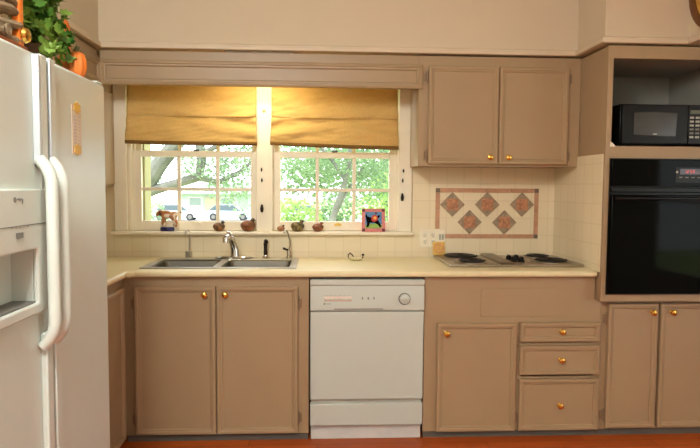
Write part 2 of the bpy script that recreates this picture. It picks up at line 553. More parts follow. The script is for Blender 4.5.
# ------------------------------------------------------------------ cabinet pieces
MOULD = [(0.0, 0.0), (0.0, 0.008), (0.004, 0.012), (0.016, 0.012), (0.020, 0.008), (0.026, 0.007), (0.031, 0.001), (0.031, 0.0)]
def slab(name, parent, x0, x1, z0, z1, yf, th=0.018, mould=MOULD, ax='y', m=None):
    """a flat door or drawer front with applied moulding round its edge; yf is the plane of the face"""
    b = MB()
    if ax == 'y': b.box(x0, x1, yf, yf + th, z0, z1)
    else: b.box(yf - th, yf, x0, x1, z0, z1)
    b.ring(x0, x1, z0, z1, yf, mould, ax)
    return b.build(name, m or TAUPE, parent, weld=False)
def knob(parent, x, z, yf, ax='y'):
    prof = [(0.012, 0.0), (0.012, -0.003), (0.006, -0.006), (0.006, -0.013), (0.013, -0.017), (0.0165, -0.022), (0.014, -0.028), (0.006, -0.031), (0.0005, -0.0315)]
    if ax == 'x':
        prof = [(r, -h) for r, h in prof]
        return MB().lathe(prof, (yf, x, z), 'x', 18).build('knob', BRASS, parent)
    return MB().lathe(prof, (x, yf, z), 'y', 18).build('knob', BRASS, parent)
def hinge(parent, x, z, yf, side=1):
    h = MB()
    h.tube([(x, yf - 0.004, z - 0.03), (x, yf - 0.004, z + 0.03)], 0.0045, 8)
    h.ball((x, yf - 0.004, z + 0.034), 0.004, seg=8, rings=6); h.ball((x, yf - 0.004, z - 0.034), 0.004, seg=8, rings=6)
    h.box(x - side * 0.016, x, yf - 0.002, yf + 0.002, z - 0.024, z + 0.024)
    return h.build('hinge', HINGE, parent)
def carcass(parent, x0, x1, y0, y1, z0, z1, th=0.016, name='body', m=None):
    c = MB()
    c.box(x0, x0 + th, y0, y1, z0, z1); c.box(x1 - th, x1, y0, y1, z0, z1)
    c.box(x0 + th, x1 - th, y0, y1, z0, z0 + th); c.box(x0 + th, x1 - th, y1 - th, y1, z0 + th, z1)
    return c.build(name, m or TAUPE, parent, weld=False)

# ---- sink base cabinet
FF = -0.604    # face frame front of the base cabinets
t = thing('base_cabinet', 'taupe two door base cabinet under the double sink', 'cabinet', (-0.52, -0.3, 0))
carcass(t, -1.0, -0.05, -0.586, -0.012, 0.04, 0.872)
ff = MB().cells([-1.006, -0.938, -0.532, -0.526, -0.110, -0.046], [0.038, 0.056, 0.826, 0.880], lambda i, j: not (i in (1, 3) and j == 1), FF, FF + 0.018, 'y')
ff.build('face_frame', TAUPE, t)
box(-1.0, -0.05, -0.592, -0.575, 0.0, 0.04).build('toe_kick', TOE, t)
for (a, b, kx, hx, s) in ((-0.948, -0.531, -0.587, -0.953, 1), (-0.526, -0.103, -0.481, -0.098, -1)):
    d = slab('door', t, a, b, 0.047, 0.832, -0.618, 0.013)
    knob(d, kx, 0.789, -0.618)
    for hz in (0.74, 0.125):
        hinge(d, hx, hz, -0.610, s)

# ---- left return base cabinet, its door faces the room's middle
t = thing('base_cabinet', 'narrow taupe base cabinet on the left return beside the refrigerator', 'cabinet', (-1.3, -1.05, 0))
LX = -1.006
c = MB()
c.box(LW + .004, LX - .02, -1.52, -1.504, 0.04, 0.872); c.box(LW + .004, LX - .02, -0.636, -0.62, 0.04, 0.872)
c.box(LW + .004, LX - .02, -1.504, -0.636, 0.04, 0.056); c.box(LW + .004, LW + .016, -1.504, -0.636, 0.056, 0.872)
c.build('body', TAUPE, t, weld=False)
MB().cells([-1.52, -1.44, -0.68, -0.61], [0.038, 0.056, 0.826, 0.880], lambda i, j: not (i == 1 and j == 1), LX - 0.018, LX, 'x').build('face_frame', TAUPE, t)
box(LX - 0.03, LX - 0.014, -1.52, -0.61, 0.0, 0.04).build('toe_kick', TOE, t)
d = slab('door', t, -1.45, -0.672, 0.047, 0.832, LX + 0.014, 0.013, MOULD, 'x')
knob(d, -1.40, 0.789, LX + 0.014, 'x')

# ---- cooktop base cabinet
t = thing('base_cabinet', 'taupe base cabinet with one door and three drawers under the cooktop', 'cabinet', (1.05, -0.3, 0))
carcass(t, 0.572, 1.496, -0.586, -0.012, 0.04, 0.872)
MB().cells([0.568, 0.648, 1.056, 1.098, 1.496, 1.534], [0.038, 0.052, 0.310, 0.335, 0.496, 0.52, 0.622, 0.755, 0.880],
           lambda i, j: not ((i == 1 and 1 <= j <= 5) or (i == 3 and j in (1, 3, 5)) or (i == 4 and j == 7)), FF, FF + 0.018, 'y').build('face_frame', TAUPE, t)
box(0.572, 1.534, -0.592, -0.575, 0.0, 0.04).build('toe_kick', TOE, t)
box(0.872, 1.296, FF - 0.004, FF, 0.664, 0.815).build('false_panel', TAUPE, t, bevel=0.003)
d = slab('door', t, 0.637, 1.067, 0.042, 0.631, -0.618, 0.013)
knob(d, 0.686, 0.578, -0.618)
for hz in (0.53, 0.11):
    hinge(d, 1.073, hz, -0.610, -1)
for (za, zb, kz) in ((0.529, 0.634, 0.584), (0.349, 0.508, 0.429), (0.042, 0.325, 0.179)):
    d = slab('drawer', t, 1.086, 1.527, za, zb, -0.618, 0.013)
    knob(d, 1.312, kz, -0.618)

# ---- upper cabinet, right of the window
UY = -0.335
t = thing('wall_cabinet', 'taupe two door wall cabinet above the cooktop', 'cabinet', (1.03, -0.17, 1.478))
c = MB()
c.box(0.569, 0.585, UY + .018, -0.002, 1.478, 2.093); c.box(1.484, XTALL - .002, UY + .018, -0.002, 1.478, 2.093)
c.box(0.585, 1.484, UY + .018, -0.002, 1.478, 1.494); c.box(0.585, 1.484, UY + .018, -0.002, 2.075, 2.093)
c.box(0.585, 1.484, -0.014, -0.002, 1.494, 2.075); c.box(0.585, 1.484, UY + .03, -0.014, 1.78, 1.796)
c.build('body', TAUPE, t, weld=False)
MB().cells([0.567, 0.632, 1.012, 1.034, 1.416, XTALL - .002], [1.476, 1.50, 2.022, 2.094], lambda i, j: not (i in (1, 3) and j == 1), UY, UY + 0.018, 'y').build('face_frame', TAUPE, t)
for (a, b, kx, hx, s) in ((0.621, 1.021, 0.977, 0.615, 1), (1.026, 1.426, 1.083, 1.432, -1)):
    d = slab('door', t, a, b, 1.488, 2.036, UY - 0.014, 0.013)
    knob(d, kx, 1.527, UY - 0.014)
    for hz in (1.975, 1.535):
        hinge(d, hx, hz, UY - 0.006, s)

# ---- valance board across the window and its return on the left
VAL = [(0.0, 0.0), (0.0, 0.012), (0.006, 0.016), (0.016, 0.016), (0.020, 0.010), (0.028, 0.009), (0.034, 0.002), (0.034, 0.0)]
t = thing('window_valance', 'long taupe valance board with moulding above both window shades', 'valance', (-0.3, UY, 1.908))
b = MB(); b.box(XSL, 0.566, UY, UY + 0.02, 1.908, 2.094)
b.build('board', TAUPE, t, bevel=0.002)
b = MB(); b.box(XSL + .006, 0.586, UY - 0.006, UY, 1.908, 2.042); b.ring(XSL + .006, 0.586, 1.908, 2.042, UY - 0.006, VAL)
b.build('moulding', TAUPE, t, weld=False)
t = thing('wall_cabinet', 'taupe cabinet front over the refrigerator top, under the left soffit', 'cabinet', (-1.4, -1.6, 1.9))
b = MB(); b.box(LW + .002, XSL - 0.012, -2.5, UY - 0.002, 1.895, 2.093)
b.build('body', TAUPE, t)
b = MB(); b.box(XSL - .012, XSL - 0.004, -2.5, UY - 0.002, 1.908, 2.042); b.ring(-2.5, UY - 0.004, 1.908, 2.042, XSL - 0.004, VAL, 'x')
b.build('moulding', TAUPE, t, weld=False)
t = thing('wall_cabinet', 'taupe wall cabinet in the corner left of the window, mostly behind the refrigerator', 'cabinet', (-1.43, -0.2, 1.35))
b = MB(); b.box(LW + .002, -1.242, UY + 0.002, -0.004, 1.349, 2.09)
b.build('body', TAUPE, t, bevel=0.002)
slab('door', t, UY + .03, -0.012, 1.36, 1.9, -1.242 + 0.010, 0.010, [(0.0, 0.0), (0.0, 0.001), (0.002, 0.002), (0.004, 0.0)], 'x')

# ---- tall oven cabinet
TY = -0.672
TX0, TX1 = XTALL + 0.0, 2.30
NX0, NX1, NZ0, NZ1 = 1.527, 2.215, 1.577, 2.028
OVX0, OVX1, OVZ0, OVZ1 = 1.524, 2.215, 0.797, 1.511
t = thing('oven_cabinet', 'tall taupe cabinet holding the built-in oven and the microwave niche', 'cabinet', (1.9, -0.3, 0))
c = MB()
c.box(TX0, TX0 + 0.012, TY + .02, -0.001, 0.757, 2.092)
c.box(TX1 - 0.016, TX1, TY + .02, -0.001, 0.757, 2.092)
c.box(TX0 + .012, TX1 - .016, TY + .02, -0.001, 0.757, 0.79)
c.box(TX0 + .012, TX1 - .016, TY + .02, -0.001, 1.515, 1.55)
c.box(TX0 + .012, TX1 - .016, TY + .02, -0.001, 2.06, 2.092)
c.build('body', TAUPE, t, weld=False)
ff = MB().cells([1.498, NX0, NX1, TX1], [0.756, OVZ0, OVZ1, NZ0, NZ1, 2.094], lambda i, j: not (i == 1 and j in (1, 3)), TY, TY + 0.02, 'y')
ff.build('face_frame', TAUPE, t, bevel=0.002)
n = MB()
n.box(NX0, NX0 + .004, TY + .021, -0.05, NZ0 - .02, 2.055); n.box(2.185, 2.20, TY + .021, -0.05, NZ0 - .02, 2.055)
n.box(NX0 + .004, 2.185, -0.06, -0.05, NZ0 - .02, 2.055); n.box(NX0 + .004, 2.185, TY + .021, -0.06, 2.045, 2.055)
n.box(NX0 + .004, 2.185, TY + .021, -0.06, NZ0 - .02, NZ0 - .002)
n.build('niche_lining', NICHE, t, weld=False)
lb = MB()
lb.box(1.540, 1.556, -0.586, -0.012, 0.04, 0.75); lb.box(TX1 - .016, TX1, -0.586, -0.012, 0.04, 0.75)
lb.box(1.556, TX1 - .016, -0.586, -0.012, 0.04, 0.056); lb.box(1.556, TX1 - .016, -0.03, -0.012, 0.056, 0.75)
lb.build('lower_body', TAUPE, t, weld=False)
MB().cells([1.536, 1.59, 1.83, 1.88, 2.11, 2.16, TX1], [0.038, 0.066, 0.725, 0.756], lambda i, j: not (i in (1, 3) and j == 1), FF, FF + 0.018, 'y').build('lower_frame', TAUPE, t)
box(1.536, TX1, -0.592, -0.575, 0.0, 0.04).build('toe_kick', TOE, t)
for (a, bb, kx, hx, s) in ((1.567, 1.843, 1.812, 1.560, 1), (1.858, 2.14, 1.921, 2.146, -1)):
    d = slab('door', t, a, bb, 0.050, 0.736, -0.618, 0.013)
    knob(d, kx, 0.687, -0.618)
    for hz in (0.65, 0.12):
        hinge(d, hx, hz, -0.610, s)
lt = MB(); lt.prism([(NX0 - .006, NZ0 - .004), (NX0 + .022, NZ0 - .004), (NX0 + .016, NZ0 + .004), (NX0, NZ0 + .018), (NX0 - .006, NZ0 + .022)], 'y', TY - 0.006, TY - 0.0005)
lt.build('corner_clip', TRIM, t)

# ------------------------------------------------------------------ countertop, L-shaped, with the sink cut-out
SX0, SX1, SY0, SY1 = -0.925, -0.135, -0.525, -0.105
ct = MB().cells([LW + .001, -0.972, SX0, SX1, XTALL - 0.009], [-1.555, -0.645, SY0, SY1, -0.009],
                lambda i, j: (j == 0 and i == 0) or (j > 0 and not (i == 2 and j == 2)), 0.882, CTOP, 'z')
# soften the inner corner of the L with a small triangular fillet
ct.prism([(-0.972, -0.645), (-0.972, -0.69), (-0.93, -0.645)], 'z', 0.8821, CTOP - 0.0001)
o = ct.build('countertop', COUNTER, bevel=0.011)
tag(o, 'cream laminate countertop with rounded edge running along the back wall', 'countertop')

# ------------------------------------------------------------------ sink
t = thing('kitchen_sink', 'stainless steel double bowl sink set into the cream countertop', 'sink', (-0.53, -0.32, CTOP))
rx = [-0.945, -0.905, -0.565, -0.525, -0.155, -0.115]; ry = [-0.545, -0.508, -0.165, -0.085]
MB().cells(rx, ry, lambda i, j: not (j == 1 and i in (1, 3)), CTOP + .0005, CTOP + 0.0055, 'z').build('rim', STEEL, t, bevel=0.0025)
def bowl(x0, x1, y0, y1, zt, zb):
    m = MB(); R = 0.05; seg = 6
    def loop(ins, z, rad):
        out = []
        for (cx, cy, a0) in ((x1 - ins - rad, y1 - ins - rad, 0), (x0 + ins + rad, y1 - ins - rad, 90), (x0 + ins + rad, y0 + ins + rad, 180), (x1 - ins - rad, y0 + ins + rad, 270)):
            for k in range(seg + 1):
                a = radians(a0 + 90 * k / seg)
                out.append((cx + rad * cos(a), cy + rad * sin(a), z))
        return out
    L = [loop(-0.001, zt, 0.012), loop(0.004, zt - 0.012, 0.03), loop(0.008, zt - 0.10, R), loop(0.014, zb + 0.03, R), loop(0.03, zb + 0.006, 0.06), loop(0.07, zb, 0.06)]
    k = len(L[0]); vs = sum(L, []); fs = []
    for i in range(len(L) - 1):
        for j in range(k):
            j2 = (j + 1) % k
            fs.append((i * k + j, i * k + j2, (i + 1) * k + j2, (i + 1) * k + j))
    fs.append(tuple(range((len(L) - 1) * k, len(L) * k)))
    m._add(vs, fs)
    return m
for (a, b) in ((-0.905, -0.565), (-0.525, -0.155)):
    bo = bowl(a, b, -0.508, -0.165, CTOP + 0.003, 0.745).build('bowl', BOWLSTEEL, t, weld=False, angle=50, solid=0.0015)
    MB().lathe([(0.042, 0.0), (0.042, 0.003), (0.03, 0.004), (0.012, 0.002)], ((a + b) / 2, -0.33, 0.7465), 'z', 20).build('drain', CHROME, bo)

# main faucet: spout leaning over the bowls, single lever on top
t = thing('faucet', 'chrome single lever faucet behind the middle of the sink', 'faucet', (-0.50, -0.125, CTOP))
zz = CTOP + 0.006
b = MB(); b.lathe([(0.032, 0), (0.032, 0.008), (0.026, 0.014)], (-0.50, -0.128, zz), 'z', 24, sx=3.6, sy=0.85)
b.build('base_plate', CHROME, t)
b = MB(); b.tube([(-0.497, -0.128, zz + .01), (-0.497, -0.128, zz + .05), (-0.505, -0.135, zz + .085), (-0.52, -0.155, zz + .118), (-0.532, -0.185, zz + .134), (-0.538, -0.215, zz + .128)],
                 [0.027, 0.025, 0.021, 0.019, 0.017, 0.016], 16)
sp = b.build('spout', CHROME, t)
MB().tube([(-0.538, -0.215, zz + .132), (-0.540, -0.222, zz + .102)], [0.018, 0.016], 16).build('aerator', CHROME, sp)
b = MB(); b.ball((-0.512, -0.140, zz + 0.118), 0.020, seg=14, rings=8); b.tube([(-0.514, -0.138, zz + .128), (-0.525, -0.128, zz + .150), (-0.545, -0.110, zz + .158)], [0.012, 0.009, 0.007], 10)
b.build('lever', CHROME, t)

# slim dispenser tap, left of the sink
t = thing('soap_dispenser', 'slim chrome upright dispenser tap behind the left sink bowl', 'dispenser', (-0.788, -0.06, CTOP))
b = MB(); b.box(-0.806, -0.770, -0.066, -0.034, CTOP + .0005, CTOP + .042)
b.build('base', NICKEL, t, bevel=0.004)
b = MB(); b.tube([(-0.781, -0.05, CTOP + .04), (-0.781, -0.05, CTOP + .158), (-0.787, -0.052, CTOP + .170), (-0.800, -0.06, CTOP + .166), (-0.803, -0.064, CTOP + .140)], 0.0055, 10)
b.build('stem', NICKEL, t)

# side sprayer
t = thing('sink_sprayer', 'dark side sprayer standing behind the right sink bowl', 'sprayer', (-0.32, -0.06, CTOP))
MB().lathe([(0.021, 0), (0.021, 0.006), (0.016, 0.012), (0.015, 0.02)], (-0.32, -0.06, CTOP + .0005), 'z', 20).build('base', CHROME, t)
b = MB(); b.lathe([(0.010, 0), (0.0125, 0.012), (0.011, 0.04), (0.012, 0.062), (0.0135, 0.072)], (-0.32, -0.06, CTOP + .02), 'z', 16)
b.tube([(-0.32, -0.058, CTOP + .088), (-0.316, -0.072, CTOP + .104), (-0.310, -0.088, CTOP + .102)], [0.013, 0.014, 0.011], 14)
b.build('spray_head', BRONZE, t)

# filtered-water tap with black lever
t = thing('filter_tap', 'tall thin bent tap with black lever at right end of the sink', 'tap', (-0.178, -0.06, CTOP))
b = MB(); b.lathe([(0.017, 0), (0.017, 0.005), (0.011, 0.012), (0.011, 0.045), (0.007, 0.055)], (-0.178, -0.06, CTOP + .0005), 'z', 16)
b.build('base', NICKEL, t)
b = MB(); b.tube([(-0.178, -0.06, CTOP + .05), (-0.170, -0.06, CTOP + .08), (-0.172, -0.063, CTOP + .115), (-0.182, -0.07, CTOP + .155), (-0.193, -0.078, CTOP + .172), (-0.203, -0.09, CTOP + .172), (-0.206, -0.094, CTOP + .158)], 0.0052, 10)
b.build('spout', NICKEL, t)
b = MB(); b.tube([(-0.178, -0.062, CTOP + .048), (-0.198, -0.068, CTOP + .056), (-0.212, -0.072, CTOP + .062)], [0.007, 0.006, 0.008], 8)
b.build('lever', BRONZE, t)

# ------------------------------------------------------------------ cooktop
t = thing('cooktop', 'steel cooktop with four black coil burners in the cream countertop', 'cooktop', (1.11, -0.27, CTOP))
KX0, KX1, KY0, KY1 = 0.728, 1.484, -0.492, -0.02
plate = MB()
plate.box(KX0, 1.015, KY0, KY1, CTOP + .0005, CTOP + .017)
plate.box(1.205, KX1, KY0, KY1, CTOP + .0005, CTOP + .017)
plate.box(1.015, 1.205, KY0, KY1, CTOP + .0005, CTOP + .014)
plate.build('plate', COOKSTEEL, t, bevel=0.004, weld=False)
vent = MB()
vent.prism([(KY1 - .01, CTOP + .014), (KY1 - .01, CTOP + .028), (KY0 + .03, CTOP + .021), (KY0 + .02, CTOP + .014)], 'x', 1.02, 1.10)
for k in range(18):
    y = KY1 - 0.03 - k * 0.022
    z = CTOP + .028 - (KY1 - .01 - y) / 0.44 * 0.007
    vent.box(1.03, 1.09, y - 0.006, y + 0.006, z - 0.001, z + 0.002)
vent.build('vent_grille', NICKEL, t, weld=False)
for (ky, kx) in ((-0.25, 1.132), (-0.25, 1.178), (-0.34, 1.132), (-0.34, 1.178)):
    kb = MB(); kb.lathe([(0.021, 0), (0.021, 0.004), (0.016, 0.007), (0.015, 0.022), (0.012, 0.025)], (kx, ky, CTOP + .014), 'z', 20)
    kb.box(kx - 0.004, kx + 0.004, ky - 0.018, ky + 0.018, CTOP + .03, CTOP + .044)
    kb.build('control_knob', BLACK, t, weld=False)
def coil(cx, cy, R, turns):
    m = MB(); pts = []
    n = turns * 22
    for k in range(n + 1):
        a = 2 * pi * k / 22
        r = 0.018 + (R - 0.022 - 0.018) * k / n
        pts.append((cx + r * cos(a), cy + r * sin(a), CTOP + .027))
    m.tube(pts, 0.0052, 6)
    for k in range(3):
        a = 2 * pi * k / 3 + .4
        m.tube([(cx, cy, CTOP + .0205), (cx + (R - .012) * cos(a), cy + (R - .012) * sin(a), CTOP + .0205)], 0.0025, 6)
    return m
for (cx, cy, R, n) in ((0.868, -0.135, 0.122, 6), (0.880, -0.372, 0.094, 4), (1.348, -0.125, 0.088, 4), (1.348, -0.35, 0.110, 5)):
    pan = MB(); pan.lathe([(R + .006, 0.0), (R + .006, 0.003), (R - 0.002, 0.0045), (R - 0.012, 0.0008), (0.02, 0.0005)], (cx, cy, CTOP + .017), 'z', 36)
    p = pan.build('drip_pan', COOKSTEEL, t)
    coil(cx, cy, R, n).build('burner', BLACKIRON, p, weld=False)

# ------------------------------------------------------------------ tile mural on the backsplash
t = thing('tile_mural', 'inset tile panel of five diamonds inside a terracotta border above the cooktop', 'tile panel', (1.06, -0.008, 1.034))
MX0, MX1, MZ0, MZ1, W = 0.735, 1.392, 1.034, 1.350, 0.028
yb, yt_ = -0.0085, -0.0135
for (a, b_, c_, d_) in ((MX0 + W, MX1 - W, MZ1 - W, MZ1), (0.8015, MX1 - W, MZ0, MZ0 + W), (MX0, MX0 + W, 1.0935, MZ1 - W), (MX1 - W, MX1, MZ0 + W, MZ1 - W)):
    m = MB()
    ln, hor = ((b_ - a), True) if (b_ - a) > (d_ - c_) else ((d_ - c_), False)
    k = max(1, round(ln / 0.15))
    for i in range(k):
        if hor: m.box(a + ln * i / k + .0006, a + ln * (i + 1) / k - .0006, yb, yt_, c_ + .0005, d_ - .0005)
        else: m.box(a + .0005, b_ - .0005, yb, yt_, c_ + ln * i / k + .0006, c_ + ln * (i + 1) / k - .0006)
    m.build('border_strip', TERRA, t, bevel=0.0015)
for (cx, cz) in ((MX0 + W / 2, MZ1 - W / 2), (MX1 - W / 2, MZ1 - W / 2), (MX1 - W / 2, MZ0 + W / 2)):
    box(cx - W / 2 + .001, cx + W / 2 - .001, yb, yt_ - .001, cz - W / 2 + .001, cz + W / 2 - .001).build('corner_tile', DARKTILE, t, bevel=0.002)
H = 0.078
for (cx, cz) in ((0.842, 1.247), (1.063, 1.248), (1.286, 1.249), (0.953, 1.137), (1.175, 1.136)):
    d = MB().prism([(cx - H, cz), (cx, cz - H), (cx + H, cz), (cx, cz + H)], 'y', yb, yt_).build('diamond_tile', TAUPETILE, t, bevel=0.002)
    q = MB(); s = 0.036
    q.box(cx - s, cx + s, yt_ - .003, yt_ - .0003, cz - s, cz + s)
    for r in (0.027, 0.016):
        pts = [(cx + r * cos(2 * pi * k / 24), yt_ - .0035, cz + r * sin(2 * pi * k / 24)) for k in range(25)]
        q.tube(pts, 0.0022, 6)
    q.ball((cx, yt_ - .003, cz), 0.008, 0.003, 0.008, 10, 6)
    q.build('relief_square', RUST, d, weld=False)

# ------------------------------------------------------------------ switch plate and sunflower tile
t = thing('switch_plate', 'white three gang outlet and switch plate left of the cooktop', 'switch plate', (0.717, -0.008, 0.98))
yb = -0.0085
box(0.636, 0.800, yb - .006, yb, 0.979, 1.092).build('plate', SWITCHW, t, bevel=0.002)
for cx in (0.672, 0.722):
    for cz in (1.058, 1.014):
        oo = MB().lathe([(0.017, 0.0), (0.017, -0.002), (0.0155, -0.003)], (cx, yb - .006, cz), 'y', 20).build('outlet', TRIM, t, weld=False)
        for dx in (-.0075, .0045):
            box(cx + dx, cx + dx + .003, yb - .0098, yb - .0088, cz - .002, cz + .009).build('slot', GREYPL, oo)
        MB().lathe([(0.0035, 0), (0.0035, -0.001)], (cx, yb - .0088, cz - .009), 'y', 8).build('slot', GREYPL, oo)
for cx in (0.766, 0.783):
    tg = MB(); tg.box(cx - .006, cx + .006, yb - .0075, yb - .006, 1.024, 1.062); tg.prism([(yb - .0065, 1.036), (yb - .017, 1.05), (yb - .0165, 1.056), (yb - .0065, 1.05)], 'x', cx - .003, cx + .003)
    tg.build('toggle', LGREY, t, weld=False)

t = thing('decorative_tile', 'small yellow flower tile leaning on the switch plate behind the cooktop', 'tile', (0.758, -0.045, CTOP + .002))
lean = Matrix.Translation((0.758, -0.034, CTOP + 0.0185)) @ Matrix.Rotation(radians(-11), 4, 'X')
b = MB(); b.M = lean; b.box(-0.038, 0.038, 0.0, 0.007, 0.0, 0.082)
b.build('slab', YELLOW, t, bevel=0.002)
b = MB(); b.M = lean
for (r, n, pr) in ((0.030, 16, 0.006), (0.019, 11, 0.005)):
    for k in range(n):
        a = 2 * pi * k / n
        b.ball((r * cos(a), -0.001, 0.042 + r * sin(a)), pr, 0.002, pr, 8, 6)
b.ball((0, -0.001, 0.042), 0.011, 0.003, 0.011, 12, 8)
b.build('flower', PALEORANGE, t, weld=False)

# ------------------------------------------------------------------ spoon rest on the counter
t = thing('spoon_rest', 'tiny pale dish with dark curled handle on the open countertop', 'dish', (0.222, -0.178, CTOP))
b = MB(); b.lathe([(0.018, 0), (0.030, 0.002), (0.044, 0.012), (0.046, 0.015), (0.042, 0.014), (0.028, 0.005), (0.004, 0.004)], (0.226, -0.178, CTOP + .0008), 'z', 28, sy=0.7)
b.build('dish', mat('pale_celadon_glaze', (222, 212, 170), 0.2), t, weld=False)
b = MB(); b.tube([(0.196, -0.178, CTOP + .012), (0.182, -0.178, CTOP + .014), (0.181, -0.178, CTOP + .034), (0.192, -0.178, CTOP + .044), (0.204, -0.178, CTOP + .036), (0.214, -0.178, CTOP + .022)], [0.003, 0.0035, 0.004, 0.0045, 0.004, 0.003], 8)
b.build('handle', BRONZE, t)
b = MB(); b.tube([(0.266, -0.178, CTOP + .013), (0.270, -0.178, CTOP + .024)], 0.004, 8); b.ball((0.270, -0.178, CTOP + .034), 0.008, seg=10, rings=8)
b.build('finial', BRONZE, t, weld=False)

# ------------------------------------------------------------------ dishwasher
t = thing('dishwasher', 'white built-in dishwasher between the sink and cooktop cabinets', 'dishwasher', (0.26, -0.3, 0))
DX0, DX1 = -0.038, 0.562
box(DX0 + .008, DX1 - .008, -0.59, -0.02, 0.09, 0.868).build('body', LGREY, t)
box(DX0, DX1, -0.632, -0.592, 0.226, 0.698).build('door', WHITEAPP, t, bevel=0.006)
pn = MB().prism([(-0.592, 0.702), (-0.634, 0.702), (-0.640, 0.71), (-0.640, 0.80), (-0.632, 0.832), (-0.632, 0.838), (-0.640, 0.842), (-0.640, 0.864), (-0.634, 0.868), (-0.592, 0.868)], 'x', DX0, DX1)
p = pn.build('control_panel', WHITEAPP, t, bevel=0.002)
b = MB(); b.tube([(0.03 + .004, -0.6405, 0.768), (0.178, -0.6405, 0.768)], 0.0125, 12, 0.25, up=(0, 0, 1))
b.build('button_strip', PINKPL, p)
for k in range(6):
    x = 0.036 + k * 0.0235
    box(x, x + 0.019, -0.6465, -0.6425, 0.7625, 0.7735).build('button', WHITEAPP, p, bevel=0.0015)
for k in range(3):
    x = 0.232 + k * 0.03
    b = MB(); b.box(x, x + 0.006, -0.6412, -0.6402, 0.765, 0.778)
    if k == 1: b.box(x - .002, x + 0.009, -0.6412, -0.6402, 0.766, 0.770)
    b.build('indicator', GREYPL, p, weld=False)
b = MB(); b.lathe([(0.032, 0), (0.032, -0.003), (0.028, -0.004)], (0.456, -0.640, 0.768), 'y', 32); b.build('dial_ring', GREYPL, p)
b = MB(); b.lathe([(0.027, -0.003), (0.027, -0.014), (0.024, -0.018), (0.002, -0.019)], (0.456, -0.640, 0.768), 'y', 32)
b.box(0.431, 0.481, -0.668, -0.656, 0.762, 0.774)
b.build('dial', WHITEAPP, p, weld=False)
b = MB(); b.box(0.085, 0.345, -0.6415, -0.6395, 0.712, 0.717); b.build('latch_slot', GREYPL, p)
b = MB(); b.lathe([(0.005, 0), (0.005, -0.001)], (0.036, -0.6402, 0.742), 'y', 12); b.box(0.045, 0.07, -0.641, -0.6402, 0.7405, 0.7435); b.build('badge', GREYPL, p, weld=False)
for k in range(6):
    b = MB(); x = 0.038 + k * 0.0235
    b.box(x, x + 0.014, -0.6408, -0.6402, 0.785, 0.787)
    b.build('print_mark', LGREY, p)
box(DX0 + .006, DX1 - .006, -0.615, -0.59, 0.203, 0.226).build('vent_slot', LGREY, t)
box(DX0, DX1, -0.632, -0.592, 0.086, 0.205).build('access_panel', WHITEAPP, t, bevel=0.005)
box(DX0 + .004, DX1 - .004, -0.594, -0.574, 0.0, 0.086).build('toe_panel', mat('pale_blue_grey_panel', (206, 206, 202), 0.4), t, bevel=0.002)

# ------------------------------------------------------------------ wall oven
t = thing('wall_oven', 'black built-in wall oven with glass door below the microwave', 'oven', (1.87, -0.4, 0.8))
box(OVX0 + .012, OVX1 - .012, TY + .024, -0.08, OVZ0 + .01, OVZ1 - .01).build('body', BLACK, t)
box(OVX0 - .003, OVX1 + .003, TY - .006, TY - .0005, OVZ0 - .003, OVZ1 + .002).build('trim_frame', BLACK, t)
cp = box(OVX0 + .002, OVX1 - .002, TY - .022, TY - .0065, 1.368, OVZ1 - .004).build('control_panel', BLACKGLASS, t, bevel=0.003)
b = MB(); b.box(1.865, 2.13, TY - .0235, TY - .0222, 1.388, 1.468); b.build('display_panel', BLACK, cp)
SEG = {'1': 'bc', '2': 'abged', '0': 'abcdef', '4': 'fgbc', '5': 'afgcd', '7': 'abc'}
def seg7(m, ch, x, z, w, h, y):
    s = 0.0022
    P = {'a': (x, x + w, z + h - s, z + h), 'd': (x, x + w, z, z + s), 'g': (x, x + w, z + h / 2 - s / 2, z + h / 2 + s / 2),
         'f': (x, x + s, z + h / 2, z + h), 'e': (x, x + s, z, z + h / 2), 'b': (x + w - s, x + w, z + h / 2, z + h), 'c': (x + w - s, x + w, z, z + h / 2)}
    for k in SEG[ch]:
        a = P[k]; m.box(a[0], a[1], y - .0006, y, a[2], a[3])
b = MB(); b.box(1.888, 2.06, TY - .0245, TY - .0237, 1.430, 1.460); b.build('display', mat('dark_red_display', (58, 14, 12), 0.15), cp)
b = MB()
for ch, x in (('1', 1.912), ('2', 1.926), ('0', 1.943), ('5', 1.957)):
    seg7(b, ch, x, 1.438, 0.010, 0.014, TY - .0247)
b.build('clock_digits', mat_emit('red_clock_digits', (225, 110, 105), 0.45), cp, weld=False)
for k in range(7):
    x = 1.885 + k * 0.033
    box(x, x + 0.018, TY - .0245, TY - .0237, 1.412, 1.418).build('print_mark', GREYPL, cp)
MB().lathe([(0.006, 0), (0.006, -.002)], (1.873, TY - .0237, 1.442), 'y', 12).build('button', LGREY, cp)
box(OVX0 + .004, OVX1 - .004, TY - .020, TY - .0065, 1.335, 1.362).build('vent_strip', BLACK, t, bevel=0.004)
dr = MB().cells([OVX0 + .004, OVX0 + .07, OVX1 - .07, OVX1 - .004], [0.803, 0.90, 1.24, 1.322], lambda i, j: True, TY - .030, TY - .0065, 'y').build('door', BLACKGLASS, t, bevel=0.004)
b = MB(); b.tube([(OVX0 + .02, TY - .034, 1.305), (OVX0 + .03, TY - .048, 1.305), (OVX1 - .03, TY - .048, 1.305), (OVX1 - .02, TY - .034, 1.305)], 0.008, 10)
b.build('handle', BLACK, dr)

